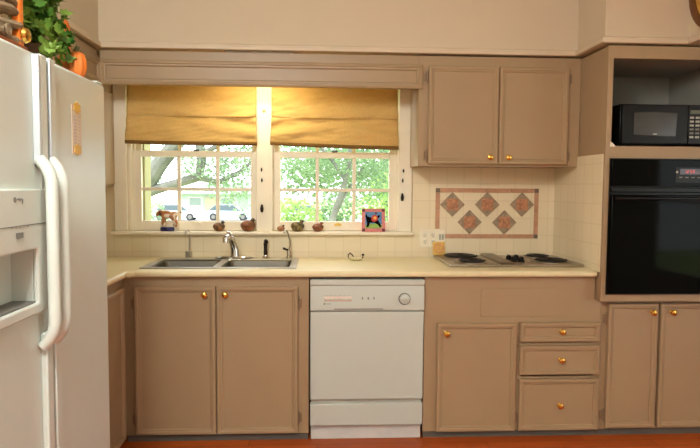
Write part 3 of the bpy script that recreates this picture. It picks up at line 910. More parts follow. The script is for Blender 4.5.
# ------------------------------------------------------------------ microwave
t = thing('microwave', 'black microwave oven sitting in the cabinet niche above the wall oven', 'microwave', (1.87, -0.4, NZ0))
WX0, WX1, WZ0, WZ1, WY = 1.600, 2.150, NZ0 + .012, 1.803, -0.612
box(WX0, WX1, WY, -0.2, WZ0, WZ1).build('body', BLACK, t, bevel=0.004)
d = MB()
d.prism([(WX0 + .002, WZ0 + .004), (WX0 + .16, WZ0 - .0 + .001), (WX0 + .36, WZ0 + .006), (WX0 + .36, WZ1 - .004), (WX0 + .002, WZ1 - .004)], 'y', WY - .022, WY - .0005)
d = d.build('door', BLACK, t, bevel=0.004)
b = MB(); b.prism([(1.664, 1.640), (1.78, 1.634), (1.894, 1.632), (1.900, 1.755), (1.78, 1.760), (1.664, 1.757)], 'y', WY - .0245, WY - .0222)
b.build('window', MWGLASS, d, bevel=0.001)
b = MB(); b.box(1.768, 1.79, WY - .0262, WY - .0247, 1.641, 1.647); b.build('badge', LGREY, d)
b = MB(); b.box(WX0 + .363, WX1 - .002, WY - .02, WY - .0005, WZ0 + .004, WZ1 - .004)
cp = b.build('control_panel', BLACK, t, bevel=0.004)
b = MB(); b.box(1.972, 2.10, WY - .0215, WY - .0202, 1.752, 1.772); b.build('display', mat('green_grey_display', (96, 104, 84), 0.2), cp)
for r in range(6):
    for c_ in range(4):
        x = 1.970 + c_ * 0.031; z = 1.738 - r * 0.0205
        box(x, x + 0.022, WY - .0222, WY - .0202, z - 0.011, z).build('button', LGREY if r < 3 or r == 5 else GREYPL, cp, bevel=0.001)
for (x, y) in ((WX0 + .04, -0.56), (WX1 - .04, -0.56), (WX0 + .04, -0.25), (WX1 - .04, -0.25)):
    MB().lathe([(0.014, 0), (0.012, 0.0125)], (x, y, NZ0 - .001), 'z', 12).build('foot', BLACK, t)

# ------------------------------------------------------------------ refrigerator (faces the room from the left wall)
FX = -0.757
FY0, FYS, FY1 = -2.475, -2.066, -1.567
FZ = 1.708
t = thing('refrigerator', 'white side-by-side refrigerator with ice and water dispenser', 'refrigerator', (-1.15, -2.0, 0))
box(-1.60, FX - 0.072, FY0 + .004, FY1 - .004, 0.03, FZ - .012).build('body', FRIDGEW, t, bevel=0.006)
box(-1.5, FX - 0.09, FY0 + .02, FY1 - .02, 0.0, 0.03).build('base_grille', GREYPL, t)
fd = box(FX - .066, FX, FYS + .004, FY1, 0.075, FZ).build('refrigerator_door', FRIDGEW, t, bevel=0.012)
PZ0, PZ1 = 1.012, 1.345
RY0, RY1, RZ0, RZ1 = -2.42, -2.137, 1.035, 1.19
zd = MB().cells([FY0, RY0, RY1, FYS - .004], [0.075, RZ0, RZ1, FZ], lambda i, j: not (i == 1 and j == 1), FX - .066, FX, 'x').build('freezer_door', FRIDGEW, t, bevel=0.010)
# dispenser surround, control strip and recess
su = MB().cells([-2.455, RY0 + .006, RY1 - .006, -2.078], [PZ0, RZ0 + .006, RZ1 - .004, 1.253, PZ1], lambda i, j: not (i == 1 and j == 1), FX - .002, FX + .014, 'x')
su = su.build('dispenser_panel', FRIDGEW, zd, bevel=0.005)
rc = MB()
rc.box(FX - .064, FX - .058, RY0 + .002, RY1 - .002, RZ0, RZ1)
rc.box(FX - .058, FX - .001, RY0 + .001, RY0 + .006, RZ0, RZ1); rc.box(FX - .058, FX - .001, RY1 - .006, RY1 - .001, RZ0, RZ1)
rc.box(FX - .058, FX - .001, RY0 + .006, RY1 - .006, RZ1 - .006, RZ1); rc.box(FX - .058, FX - .001, RY0 + .006, RY1 - .006, RZ0, RZ0 + .006)
rc.build('dispenser_recess', FRIDGEW, zd, weld=False)
gr = MB()
for k in range(26):
    y = RY0 + 0.012 + k * 0.0102
    gr.box(FX - .055, FX + .006, y, y + 0.006, RZ0 + .0065, RZ0 + .011)
gr.build('drip_grille', GREYPL, zd, weld=False)
gp = MB(); gp.box(FX + .0142, FX + .0152, -2.452, -2.081, 1.251, 1.2535); gp.build('panel_seam', GREYPL, zd)
b = MB(); b.box(FX + .0145, FX + .0165, -2.262, -2.226, 1.222, 1.236); b.build('selector_window', GREYPL, zd, bevel=0.001)
for k in range(5):
    y = -2.285 + k * 0.02
    b = MB(); b.box(FX + .0143, FX + .0152, y, y + 0.012, 1.262 - .014, 1.265 - .014); b.build('print_mark', LGREY, zd)
lg = MB(); lg.lathe([(0.007, 0), (0.007, 0.001)], (FX + .0143, -2.262, 1.318), 'x', 14)
lg.tube([(FX + .0148, -2.25, 1.318), (FX + .0148, -2.244, 1.321), (FX + .0148, -2.238, 1.316), (FX + .0148, -2.232, 1.321), (FX + .0148, -2.226, 1.316), (FX + .0148, -2.222, 1.320), (FX + .0148, -2.224, 1.308)], 0.0012, 6)
lg.build('badge', GREYPL, zd, weld=False)
# full-height handle channels and bow grips
def channel(p, y0, y1, chrome_y):
    box(FX, FX + .018, y0, y1, 0.08, 0.95).build('handle_channel', FRIDGEW, p, bevel=0.004)
    o = box(FX, FX + .018, y0, y1, 1.40, FZ - .004).build('handle_channel', FRIDGEW, p, bevel=0.004)
    box(FX + .0005, FX + .019, chrome_y - .006, chrome_y + .006, 1.41, FZ - .008).build('chrome_strip', STRIP, o, bevel=0.002)
    return o
channel(zd, -2.113, FYS - .008, -2.122)
channel(fd, FYS + .008, -2.020, FYS + .004 + .008)
def bow(p, y):
    pts = []
    za, zb = 0.915, 1.425
    for k in range(25):
        s = k / 24
        z = za + (zb - za) * s
        e = min(1.0, min(s, 1 - s) / 0.13)
        x = FX + .010 + 0.032 * (sin(e * pi / 2) ** 0.8)
        pts.append((x, y, z))
    return MB().tube(pts, 0.016, 14, 1.1, up=(1, 0, 0)).build('handle', FRIDGEW, p)
bow(zd, -2.116)
bow(fd, -2.046)
hc = MB(); hc.box(FX - .06, FX - .004, FY1 - .06, FY1 - .012, FZ + .0005, FZ + .007); hc.build('hinge_cover', FRIDGEW, t, bevel=0.004)

# printed magnet strip on the refrigerator door
t = thing('magnet', 'pale vertical magnet strip with yellow ends on the refrigerator door', 'magnet', (FX, -1.83, 1.45))
box(FX + .0008, FX + .003, -1.872, -1.800, 1.450, 1.602).build('strip', mat('cream_magnet', (226, 208, 186), 0.5), t)
for (z) in (1.455, 1.585):
    st = [(-1.834 + (0.032 if k % 2 == 0 else 0.022) * sin(2 * pi * k / 12), z + 0.011 + (0.020 if k % 2 == 0 else 0.014) * cos(2 * pi * k / 12)) for k in range(12)]
    MB().prism(st, 'x', FX + .0031, FX + .005).build('yellow_star', mat('yellow_print', (228, 182, 84), 0.5), t)
b = MB()
for k in range(9):
    z = 1.483 + k * 0.0102
    b.box(FX + .0031, FX + .0036, -1.862, -1.842 + 0.01 * random.random(), z, z + 0.0045); b.box(FX + .0031, FX + .0036, -1.828, -1.808, z + .001, z + 0.004)
b.build('lettering', LILAC, t, weld=False)

# ------------------------------------------------------------------ things on top of the refrigerator
FT = FZ + 0.0005
ORANGE = mat('orange_paint', (226, 118, 34), 0.35, var=0.12, scale=20)
TWIG = mat('weathered_twig', (142, 120, 92), 0.8, var=0.35, scale=30)
REDB = mat('red_brown_wood', (138, 70, 34), 0.5, var=0.2, scale=20, stretch=(1, 8, 1))
t = thing('twig_basket', 'twig basket with an orange corner post on top of the refrigerator', 'basket', (-0.90, -2.2, FT))
b = MB(); b.box(-1.10, -0.795, -2.46, -2.055, FT, FT + .022); b.build('base_board', REDB, t, bevel=0.003)
b = MB()
for r in range(8):
    for j in range(2):
        pts = [(-0.822 + 0.010 * (j - .5) + 0.006 * sin(k * 1.7 + r), -2.44 + 0.37 * k / 8, FT + .04 + 0.033 * r + 0.006 * sin(k * 1.3 + r * 2 + j)) for k in range(9)]
        b.tube(pts, 0.014 + 0.004 * random.random() - 0.004, 8)
for r in range(7):
    pts = [(-0.850 - 0.24 * k / 5, -2.085 + 0.006 * sin(k * 2 + r), FT + .045 + 0.035 * r + 0.005 * sin(k + r)) for k in range(6)]
    b.tube(pts, 0.015, 8)
b.build('twig_wall', TWIG, t, weld=False)
for (py, px) in ((-2.070, -0.815),):
    b = MB(); b.box(px - .011, px + .011, py - .014, py + .012, FT + .0225, FT + 0.30); b.build('corner_post', ORANGE, t, bevel=0.004)
b = MB(); b.lathe([(0.018, 0), (0.022, 0.004), (0.018, 0.012), (0.008, 0.016)], (-0.796, -2.078, FT + .05), 'x', 18); b.build('rosette', BRASS, t)
b = MB()
for (yy, zz_) in ((-2.135, FT + .05), (-2.175, FT + .05)):
    b.tube([(-0.81, yy + 0.016 * (1 - k / 26) * cos(k * .75), zz_ + 0.016 * (1 - k / 26) * sin(k * .75)) for k in range(24)], 0.004, 6)
b.build('curl', TWIG, t, weld=False)

def leaf_mesh(m, p, d, n, L, Wd):
    """an ivy-like lobed leaf with a slight fold"""
    d = d.normalized(); s = d.cross(n).normalized(); n = s.cross(d)
    out = [(0, 0), (0.16, 0.42), (0.05, 0.52), (0.36, 0.38), (0.55, 0.5), (0.62, 0.26), (1.0, 0)]
    pts = [Vector(p) + d * (a * L) + s * (w * Wd) + n * (abs(w) * Wd * 0.3) for a, w in out]
    pts2 = [Vector(p) + d * (a * L) - s * (w * Wd) + n * (abs(w) * Wd * 0.3) for a, w in out]
    vs = pts + pts2[1:-1]
    mid = list(range(7)); oth = [0] + list(range(7, 12)) + [6]
    m._add(vs, [tuple(mid), tuple(reversed(oth))])

LEAF1 = mat_leaf('ivy_leaf', (48, 104, 34), (146, 176, 74), 0.3)
STEM = mat('ivy_stem', (84, 82, 36), 0.6)
t = thing('ivy_plant', 'trailing green ivy plant in a pot on top of the refrigerator', 'plant', (-0.90, -1.83, FT))
b = MB(); b.lathe([(0.050, 0), (0.062, 0.07), (0.066, 0.075), (0.058, 0.075), (0.05, 0.06), (0.01, 0.058)], (-0.90, -1.83, FT), 'z', 24); b.build('pot', mat('brown_pot', (96, 62, 36), 0.6), t, weld=False)
rnd = random.Random(3)
st = MB(); lv = MB()
for k in range(40):
    a = rnd.uniform(0, 2 * pi); rr = rnd.uniform(0.03, 0.15)
    top = rnd.uniform(0.03, 0.34)
    end = Vector((-0.865 + 0.40 * rr * cos(a), -1.835 + 1.0 * rr * sin(a), FT + top))
    p0 = Vector((-0.90, -1.83, FT + .06)); p1 = (p0 + end) / 2 + Vector((0, 0, 0.06))
    pts = [(p0 * (1 - s_) ** 2 + p1 * 2 * s_ * (1 - s_) + end * s_ * s_) for s_ in (i / 6 for i in range(7))]
    st.tube(pts, 0.002, 5)
    for i in range(3, 7):
        for q in range(3):
            p = pts[i] + Vector((rnd.uniform(-.02, .02), rnd.uniform(-.02, .02), rnd.uniform(-.015, .02)))
            p.z = max(p.z, FT + .03)
            d = Vector((rnd.uniform(-.2, 1), rnd.uniform(-1, .8), rnd.uniform(-.6, .5)))
            if p.z < FT + .06: d.z = abs(d.z)
            leaf_mesh(lv, p, d, Vector((rnd.uniform(0.5, 1), rnd.uniform(-.3, .3), rnd.uniform(0.3, 1))), rnd.uniform(.03, .052), rnd.uniform(.03, .045))
for k in range(46):
    p = Vector((rnd.uniform(-0.845, -0.80), rnd.uniform(-1.97, -1.745), FT + rnd.uniform(0.035, 0.13)))
    leaf_mesh(lv, p, Vector((rnd.uniform(.2, 1), rnd.uniform(-1, .6), rnd.uniform(-.1, .6))), Vector((1, rnd.uniform(-.3, .3), rnd.uniform(0.3, 1))), rnd.uniform(.03, .046), rnd.uniform(.03, .04))
st.build('stems', STEM, t, weld=False)
lv.build('foliage', LEAF1, t, weld=False)

PUMP = mat('orange_pumpkin_skin', (228, 122, 48), 0.45, var=0.12, scale=18)
def pumpkin(x, y, z, r, h, label, name='pumpkin'):
    t = thing(name, label, 'pumpkin', (x, y, z), None)
    prof = [(0.02 * r, .06 * h)] + [(r * (sin(pi * k / 12) ** 0.6), h * (0.5 - 0.5 * cos(pi * k / 12))) for k in range(1, 12)] + [(0.02 * r, .92 * h)]
    MB().lathe(prof, (x, y, z), 'z', 40, 10, 0.12).build('body', PUMP, t, angle=80)
    MB().tube([(x, y, z + .9 * h), (x + .01 * r, y, z + 1.05 * h), (x + .2 * r, y + .1 * r, z + 1.2 * h)], [0.012, 0.008, 0.007], 8).build('stem', STEM, t)
pumpkin(-0.805, -1.70, FT, 0.036, 0.088, 'orange toy pumpkin at the far end of the refrigerator top')
g = thing('gourd', 'upright slender orange gourd standing behind the small pumpkin on the refrigerator', 'gourd', (-0.872, -1.612, FT))
MB().lathe([(0.002, 0.0), (0.022, 0.008), (0.030, 0.04), (0.025, 0.08), (0.015, 0.12), (0.013, 0.16), (0.016, 0.19), (0.010, 0.21), (0.002, 0.216)], (-0.872, -1.612, FT), 'z', 24).build('body', PUMP, g, angle=80)
MB().tube([(-0.872, -1.612, FT + .21), (-0.868, -1.607, FT + .235)], 0.005, 8).build('stem', STEM, g)

# ------------------------------------------------------------------ roman shades
def roman_shade(x0, x1, zb0, zb1, zf0, zf1, seed, label):
    t = thing('roman_shade', label, 'window shade', ((x0 + x1) / 2, -0.05, 1.6), 'gold roman shades')
    ztop = 2.015
    def wr(u, v, s):
        return 0.010 * noise.noise(Vector((u * 5 + s, v * 3, s))) + 0.006 * noise.noise(Vector((u * 13 + v * 6, v * 9 + s, 3.1)))
    def upper(u, v):
        zf = zf0 + (zf1 - zf0) * u
        z = ztop + (zf - 0.004 - ztop) * v
        sag = 0.006 * sin(pi * u) * v
        y = -0.036 - 0.026 * v ** 2 - wr(u, v, seed) * (0.4 + v) - 0.004 * sin((v * 3 + (2 * u - 1) ** 2 * 1.5) * 5) * v
        return (x0 + (x1 - x0) * u, y, z - sag)
    MB().grid(upper, 60, 34).build('upper_panel', SHADE, t, solid=0.002, weld=False, angle=80)
    def lower(u, v):
        zf = zf0 + (zf1 - zf0) * u + 0.010
        zb = zb0 + (zb1 - zb0) * u
        z = zf + (zb + 0.012 - zf) * v
        e = abs(2 * u - 1)
        swag = 0.010 * sin(9 * (v * 1.1 + (1 - e) * 0.55)) * (0.35 + e) * sin(pi * min(1, v + 0.08))
        y = -0.046 - 0.030 * sin(pi * min(1, v * 0.62)) - swag - wr(u, v, seed + 9)
        dx = 0.006 * v * (2 * u - 1)
        return (x0 + (x1 - x0) * u + dx, y, z - 0.004 * sin(pi * u) * v)
    MB().grid(lower, 60, 24).build('lower_fold', SHADE, t, solid=0.002, weld=False, angle=80)
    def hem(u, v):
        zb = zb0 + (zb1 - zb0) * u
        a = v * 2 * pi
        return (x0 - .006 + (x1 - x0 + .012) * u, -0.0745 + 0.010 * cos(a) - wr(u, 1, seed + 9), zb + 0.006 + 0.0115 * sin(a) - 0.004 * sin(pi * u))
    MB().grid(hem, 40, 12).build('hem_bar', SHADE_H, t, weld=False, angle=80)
    box(x0, x1, -0.034, -0.018, 1.985, 2.028).build('head_rail', TRIM, t)
roman_shade(-1.143, -0.377, 1.607, 1.604, 1.778, 1.775, 1.3, 'gold fabric roman shade raised over the left window')
roman_shade(-0.283, 0.485, 1.607, 1.586, 1.775, 1.773, 5.7, 'gold fabric roman shade raised over the right window')

# light strip mounted behind the valance
t = thing('light_fixture', 'small warm light strip behind the valance above the centre mullion', 'lamp', (-0.33, -0.28, 2.06))
box(-0.52, -0.14, -0.3155, -0.245, 2.06, 2.105).build('housing', TRIM, t)
MB().tube([(-0.50, -0.27, 2.045), (-0.16, -0.27, 2.045)], 0.013, 12).build('tube', mat_emit('warm_tube', (255, 214, 150), 6.0), t)

# cord cleats, hooks and cap on the window trim
grp = 'dark cord cleats on the window trim'
def cleat(x, z, h, label, cat, name, r=0.007):
    t = thing(name, label, cat, (x, -0.021, z))
    MB().lathe([(0.005, 0), (0.005, -0.01)], (x, -0.0200, z), 'y', 10).build('post', BRONZE, t)
    MB().tube([(x, -0.032, z - h / 2), (x, -0.036, z - h * .1), (x, -0.036, z + h * .15), (x, -0.032, z + h / 2)], [r * .8, r * 1.2, r, r * .55], 10).build('bar', BRONZE, t)
cleat(-0.344, 1.218, 0.046, 'dark cord cleat on the mullion between the windows', 'cleat', 'cord_cleat', 0.009)
cleat(0.522, 1.292, 0.046, 'dark cord cleat on the trim right of the right window', 'cleat', 'cord_cleat', 0.009)
cleat(-0.346, 1.455, 0.022, 'upper of two tiny dark hooks on the mullion', 'hook', 'cord_hook', 0.004)
cleat(-0.344, 1.392, 0.022, 'lower of two tiny dark hooks on the mullion, above the cleat', 'hook', 'cord_hook', 0.004)
cleat(0.528, 1.455, 0.020, 'upper of two tiny dark hooks on the right window trim', 'hook', 'cord_hook', 0.004)
cleat(0.524, 1.395, 0.024, 'lower of two tiny dark hooks on the right window trim', 'hook', 'cord_hook', 0.004)
o = MB().lathe([(0.010, 0.0), (0.010, -0.004), (0.004, -0.008)], (-0.331, -0.0195, 1.812), 'y', 14).build('screw_cap', mat('wood_cap', (206, 170, 120), 0.4), loc=(-0.331, -0.0200, 1.812))
tag(o, 'small round wooden cap high on the mullion between the shades', 'cap')

# ------------------------------------------------------------------ figurines on the sill
SILL = 1.0755
BROWN = mat('brown_feather_glaze', (112, 72, 42), 0.45, var=0.3, scale=60)
def bird(x, s, cb, ch, label, y=-0.022):
    s *= 1.06
    """low round bird with a raised head at its right end; s = body length"""
    t = thing('bird_figurine', label, 'figurine', (x, y, SILL), 'small bird figurines on the windowsill')
    mb = mat_patch('bird_glaze', cb[0], cb[1], 9 / s * 0.35, 0.45, 0.5, 0.12)
    b = MB()
    n, seg = 14, 18
    vs = []; fs = []
    prof = [(-0.50, 0.03, 0.40), (-0.47, 0.12, 0.40), (-0.38, 0.24, 0.38), (-0.24, 0.335, 0.36), (-0.08, 0.375, 0.36), (0.08, 0.37, 0.36), (0.22, 0.33, 0.36), (0.36, 0.25, 0.38), (0.46, 0.13, 0.40), (0.50, 0.02, 0.42)]
    for (a, r, zc) in prof:
        for k in range(seg):
            an = 2 * pi * k / seg
            zz = max(0.0, zc + r * 1.02 * sin(an))
            vs.append((x + a * s, y + r * s * 0.95 * cos(an), SILL + zz * s))
    for i in range(len(prof) - 1):
        for k in range(seg):
            j = (k + 1) % seg
            fs.append((i * seg + k, i * seg + j, (i + 1) * seg + j, (i + 1) * seg + k))
    fs.append(tuple(range(seg))); fs.append(tuple(range((len(prof) - 1) * seg, len(prof) * seg)))
    b._add(vs, fs)
    bd = b.build('body', mb, t, angle=80, weld=False)
    for sg in (-1, 1):
        MB().ball((x - 0.08 * s, y + sg * 0.31 * s, SILL + 0.42 * s), 0.27 * s, 0.07 * s, 0.17 * s, 12, 8).build('wing', mb, bd, weld=False)
    mh = mat('bird_head_glaze', ch, 0.4, var=0.2, scale=80)
    h = MB(); h.tube([(x + 0.22 * s, y, SILL + 0.58 * s), (x + 0.27 * s, y, SILL + 0.67 * s), (x + 0.29 * s, y - .01 * s, SILL + 0.74 * s)], [0.18 * s, 0.145 * s, 0.13 * s], 12)
    h.ball((x + 0.31 * s, y - .01 * s, SILL + 0.75 * s), 0.15 * s, 0.135 * s, 0.13 * s, 12, 8)
    hd = h.build('head', mh, t, weld=False)
    MB().tube([(x + 0.41 * s, y - .012 * s, SILL + 0.75 * s), (x + 0.51 * s, y - .015 * s, SILL + 0.73 * s)], [0.045 * s, 0.015 * s], 8).build('beak', BRONZE, hd)
bird(-0.607, 0.070, ((58, 42, 26), (150, 98, 48)), (48, 42, 28), 'dark brown bird figurine with golden breast, second from left on the sill')
bird(-0.430, 0.088, ((104, 62, 34), (142, 84, 44)), (70, 58, 30), 'largest reddish brown bird figurine, left of the centre mullion')
bird(-0.228, 0.045, ((146, 96, 64), (172, 120, 84)), (78, 52, 38), 'smallest bird figurine, beside the bent tap right of the mullion')
bird(-0.126, 0.080, ((72, 62, 36), (136, 116, 66)), (96, 78, 52), 'speckled olive bird figurine between two smaller brown ones')
bird(0.000, 0.066, ((110, 66, 44), (140, 86, 56)), (128, 74, 52), 'small reddish brown bird figurine nearest the square picture')

# dog figurine on a blue base
t = thing('dog_figurine', 'brown and white dog figurine walking on a blue oval base', 'figurine', (-0.915, -0.025, SILL))
MB().lathe([(0.040, 0), (0.043, 0.004), (0.043, 0.020), (0.039, 0.025), (0.002, 0.0255)], (-0.920, -0.022, SILL), 'z', 32, sy=0.62).build('base', mat('cobalt_blue_glaze', (36, 38, 92), 0.25), t)
DOGM = mat_patch('brown_white_coat', (236, 220, 198), (176, 116, 68), 30, 0.35, 0.47, 0.03)
def skin(name, pts, edges, m, parent, sub=2):
    me = bpy.data.meshes.new(name)
    root = parent
    while root.parent is not None: root = root.parent
    off = Vector(LOC[root.name])
    me.from_pydata([tuple(Vector(p[:3]) - off) for p in pts], edges, [])
    o = bpy.data.objects.new(name, me); COL.objects.link(o); o.parent = parent
    md = o.modifiers.new('skin', 'SKIN')
    sv = me.skin_vertices[0].data
    for i, p in enumerate(pts):
        r = p[3]; sv[i].radius = (r, r)
        sv[i].use_root = (i == 0)
    s = o.modifiers.new('sub', 'SUBSURF'); s.levels = sub; s.render_levels = sub
    md.use_smooth_shade = True
    me.materials.append(m)
    return o
Z0 = SILL + 0.0255
X = -0.905; Y = -0.022
P = [(X + 0.0282, Y, Z0 + .074, .024),   # 0 pelvis
     (X + 0.0000, Y, Z0 + .076, .023),   # 1 belly
     (X - 0.0282, Y, Z0 + .076, .026),   # 2 chest
     (X - 0.0486, Y, Z0 + .088, .018),   # 3 neck
     (X - 0.0589, Y - .004, Z0 + .092, .0185),   # 4 head
     (X - 0.0742, Y - .006, Z0 + .076, .011),   # 5 muzzle
     (X - 0.0794, Y - .007, Z0 + .066, .008)]   # 6 nose
E = [(0, 1), (1, 2), (2, 3), (3, 4), (4, 5), (5, 6)]
def leg(root, pts):
    k = len(P); P.extend(pts); E.append((root, k))
    for i in range(len(pts) - 1): E.append((k + i, k + i + 1))
for sg, dx in ((-1, 0.004), (1, -0.012)):
    leg(2, [(X - 0.0333 + dx * .4, Y + sg * .011, Z0 + .055, .0135), (X - 0.0346 + dx, Y + sg * .012, Z0 + .030, .0110), (X - 0.0371 + dx * 1.3, Y + sg * .012, Z0 + .006, .0100), (X - 0.0461 + dx * 1.3, Y + sg * .012, Z0 + .004, .0065)])
for sg, dx in ((-1, 0.006), (1, -0.010)):
    leg(0, [(X + 0.0256 + dx * .4, Y + sg * .012, Z0 + .052, .0165), (X + 0.0384 + dx, Y + sg * .012, Z0 + .028, .0115), (X + 0.0333 + dx, Y + sg * .012, Z0 + .006, .0100), (X + 0.0230 + dx, Y + sg * .012, Z0 + .004, .0065)])
leg(0, [(X + 0.0512, Y, Z0 + .086, .006), (X + 0.0742, Y, Z0 + .092, .0042), (X + 0.0896, Y, Z0 + .088, .003)])
dog = skin('body', P, E, DOGM, t)
b = MB()
for sg in (-1, 1):
    b.ball((X - 0.0525, Y - .004 + sg * .0185, Z0 + .084), 0.008, 0.004, 0.016, 10, 8)
b.build('ears', mat('dark_ear_glaze', (96, 58, 36), 0.35), dog, weld=False)
MB().ball((X - 0.0877, Y - .0075, Z0 + .064), 0.0045, seg=8, rings=6).build('nose', BLACK, dog)

# framed square picture (a black animal and a rider in red over a green field)
t = thing('framed_picture', 'square pink bordered picture leaning in the right window corner', 'picture', (0.345, -0.03, SILL))
lean = Matrix.Translation((0.345, -0.036, SILL + .001)) @ Matrix.Rotation(radians(-9), 4, 'X')
S = 0.0725; HH = 0.145
def flat(poly, y0, y1, nm, m):
    q = MB(); q.M = lean; q.prism(poly, 'y', y0, y1); return q.build(nm, m, t)
PINK = mat('pink_border', (208, 120, 118), 0.4, var=0.12, scale=80)
DKRED = mat('dark_red_corner', (96, 32, 38), 0.4)
bx = MB(); bx.M = lean; bx.box(-S, S, 0.0, 0.008, 0, HH); bx.build('backing', PINK, t, bevel=0.0015)
flat([(-.052, .021), (.052, .021), (.052, .124), (-.052, .124)], -.0006, -.0001, 'blue_ground', mat('blue_print', (78, 128, 176), 0.45, var=0.2, scale=40))
flat([(-.052, .021), (.052, .021), (.052, .045), (.02, .052), (-.02, .050), (-.052, .040)], -.0012, -.0007, 'green_field', mat('green_print', (140, 172, 72), 0.45, var=0.15, scale=60))
flat([(-.050, .100), (-.046, .078), (-.040, .050), (-.046, .026), (-.030, .030), (-.022, .056), (.004, .056), (.026, .044), (.040, .026), (.050, .032), (.036, .060), (.026, .078), (.042, .098), (.034, .106), (.014, .088), (-.022, .090), (-.038, .096), (-.044, .112)], -.002, -.0013, 'black_animal', mat('black_print', (14, 12, 14), 0.9, spec=0.05))
flat([(.006, .060), (.026, .072), (.026, .094), (.012, .106), (-.006, .102), (-.014, .084), (-.010, .066)], -.0028, -.0021, 'red_rider', mat('red_print', (190, 48, 36), 0.4))
flat([(.012, .076), (.020, .084), (.014, .096), (.002, .094), (-.002, .084), (.004, .076)], -.0034, -.0029, 'yellow_patch', mat('yellow_orange_print', (230, 170, 60), 0.4))
flat([(.014, .108), (.022, .112), (.022, .122), (.012, .123), (.008, .114)], -.0028, -.0021, 'rider_head', DKRED)
for (sx, sz) in ((-1, 0), (1, 0), (-1, 1), (1, 1)):
    cx = sx * (S - .0105); cz = .0105 + sz * (HH - .021)
    flat([(cx - .009, cz - .009), (cx + .009, cz - .009), (cx + .009, cz + .009), (cx - .009, cz + .009)], -.0012, -.0001, 'corner_block', DKRED)

# ------------------------------------------------------------------ round wall plate on the right soffit
t = thing('wall_plate', 'brown rimmed gold round plate hung on the right soffit', 'wall plate', (1.92, -0.90, 2.30))
cx, cy, cz = 1.924, -0.905, 2.345
MB().lathe([(0.215, 0.0), (0.222, -0.010), (0.215, -0.022), (0.190, -0.026), (0.172, -0.018), (0.170, 0.0)], (cx, cy, cz), 'x', 48).build('rim', mat('dark_brown_rim', (104, 64, 30), 0.3, var=0.25, scale=25), t, weld=False)
MB().lathe([(0.172, -0.001), (0.172, -0.014), (0.12, -0.010), (0.02, -0.012), (0.002, -0.012)], (cx, cy, cz), 'x', 48).build('face', mat('gold_face', (196, 148, 66), 0.35, var=0.3, scale=18), t, weld=False)

# ------------------------------------------------------------------ outdoors
GZ = -0.35
LAWN = mat('pale_lawn', (172, 190, 120), 0.9, var=0.2, scale=1.5)
struct(box(-40, 40, 0.25, 24.0, -2.0, GZ).build('ground_lawn', LAWN))
struct(box(4.4, 40, -14, 0.24, -2.0, GZ).build('ground_side', LAWN))
FGZ = -1.8
struct(box(-90, 90, 47.0, 57.0, FGZ - .2, FGZ + .02).build('road', mat('pale_asphalt', (176, 176, 172), 0.9)))
struct(box(-120, 120, 24.0, 140.0, FGZ - .2, FGZ).build('ground_far', LAWN))
BARK = mat('grey_bark', (108, 107, 102), 0.9, var=0.25, scale=6, bump=0.5, bscale=12)
def foliage(rn, clusters, size):
    m = MB()
    for (c, r, n) in clusters:
        for k in range(n):
            while True:
                p = Vector((rn.uniform(-1, 1), rn.uniform(-1, 1), rn.uniform(-1, 1)))
                if p.length <= 1: break
            p = Vector((c[0] + p.x * r[0], c[1] + p.y * r[1], c[2] + p.z * r[2]))
            d = Vector((rn.uniform(-1, 1), rn.uniform(-1, 1), rn.uniform(-1, .6))).normalized()
            s = d.cross(Vector((rn.uniform(-1, 1), rn.uniform(-1, 1), rn.uniform(-1, 1)))).normalized()
            L = size * rn.uniform(.7, 1.3); w = L * 0.42
            m._add([p, p + d * L * .5 + s * w, p + d * L, p + d * L * .5 - s * w], [(0, 1, 2, 3)])
    return m
def tree(name, label, cat, base, limbs, clusters, size, leafm, seed, group=None, barkm=None):
    t = thing(name, label, cat, base, group)
    if limbs:
        for i, (pts, rs) in enumerate(limbs):
            MB().tube(pts, rs, 10).build('trunk' if i == 0 else 'limb', barkm or BARK, t)
    if clusters:
        foliage(random.Random(seed), clusters, size).build('foliage', leafm, t, weld=False)
    return t
LEAF_A = mat_leaf('oak_leaf', (118, 146, 116), (168, 188, 156), 0.45)  # outdoor leaf greens paled to stand in for haze and overexposure
LEAF_B = mat_leaf('bright_leaf', (100, 130, 96), (148, 174, 130), 0.5)
LEAF_C = mat_leaf('yellow_green_leaf', (132, 168, 92), (180, 204, 128), 0.5)
# big oak: slanting limb at the left, low branch and second stem
tree('oak_tree', 'large grey oak with slanting limbs outside the left window', 'tree', (-3.9, 8.2, GZ),
     [([(-4.1, 8.2, GZ), (-3.75, 8.1, 0.6), (-3.30, 8.0, 1.30), (-2.98, 7.9, 1.75), (-2.62, 7.9, 2.2), (-2.2, 7.8, 2.9)], [.30, .23, .17, .15, .14, .10]),
      ([(-3.55, 8.0, 1.05), (-3.1, 7.95, 1.26), (-2.7, 7.9, 1.38), (-2.25, 7.9, 1.52), (-2.20, 7.9, 1.85), (-2.24, 7.9, 2.3), (-2.1, 7.9, 3.0)], [.11, .095, .085, .095, .095, .085, .06]),
      ([(-2.25, 7.9, 1.50), (-1.9, 8.0, 1.42), (-1.5, 8.1, 1.62), (-1.2, 8.2, 1.9)], [.06, .05, .04, .025]),
      ([(-2.2, 7.9, 1.95), (-1.7, 7.9, 2.2), (-1.2, 7.9, 2.5)], [.05, .04, .02])],
     [((-2.2, 8.0, 1.75), (.55, .6, .32), 600), ((-1.45, 8.2, 1.75), (.55, .6, .40), 850), ((-1.75, 8.1, 1.30), (.45, .5, .25), 330), ((-2.6, 8, 2.6), (1.4, 1, .5), 1300), ((-1.5, 8.1, 2.4), (0.55, .7, .45), 700), ((-1.55, 8.2, 1.05), (.30, .4, .30), 110)],
     0.062, LEAF_A, 11)
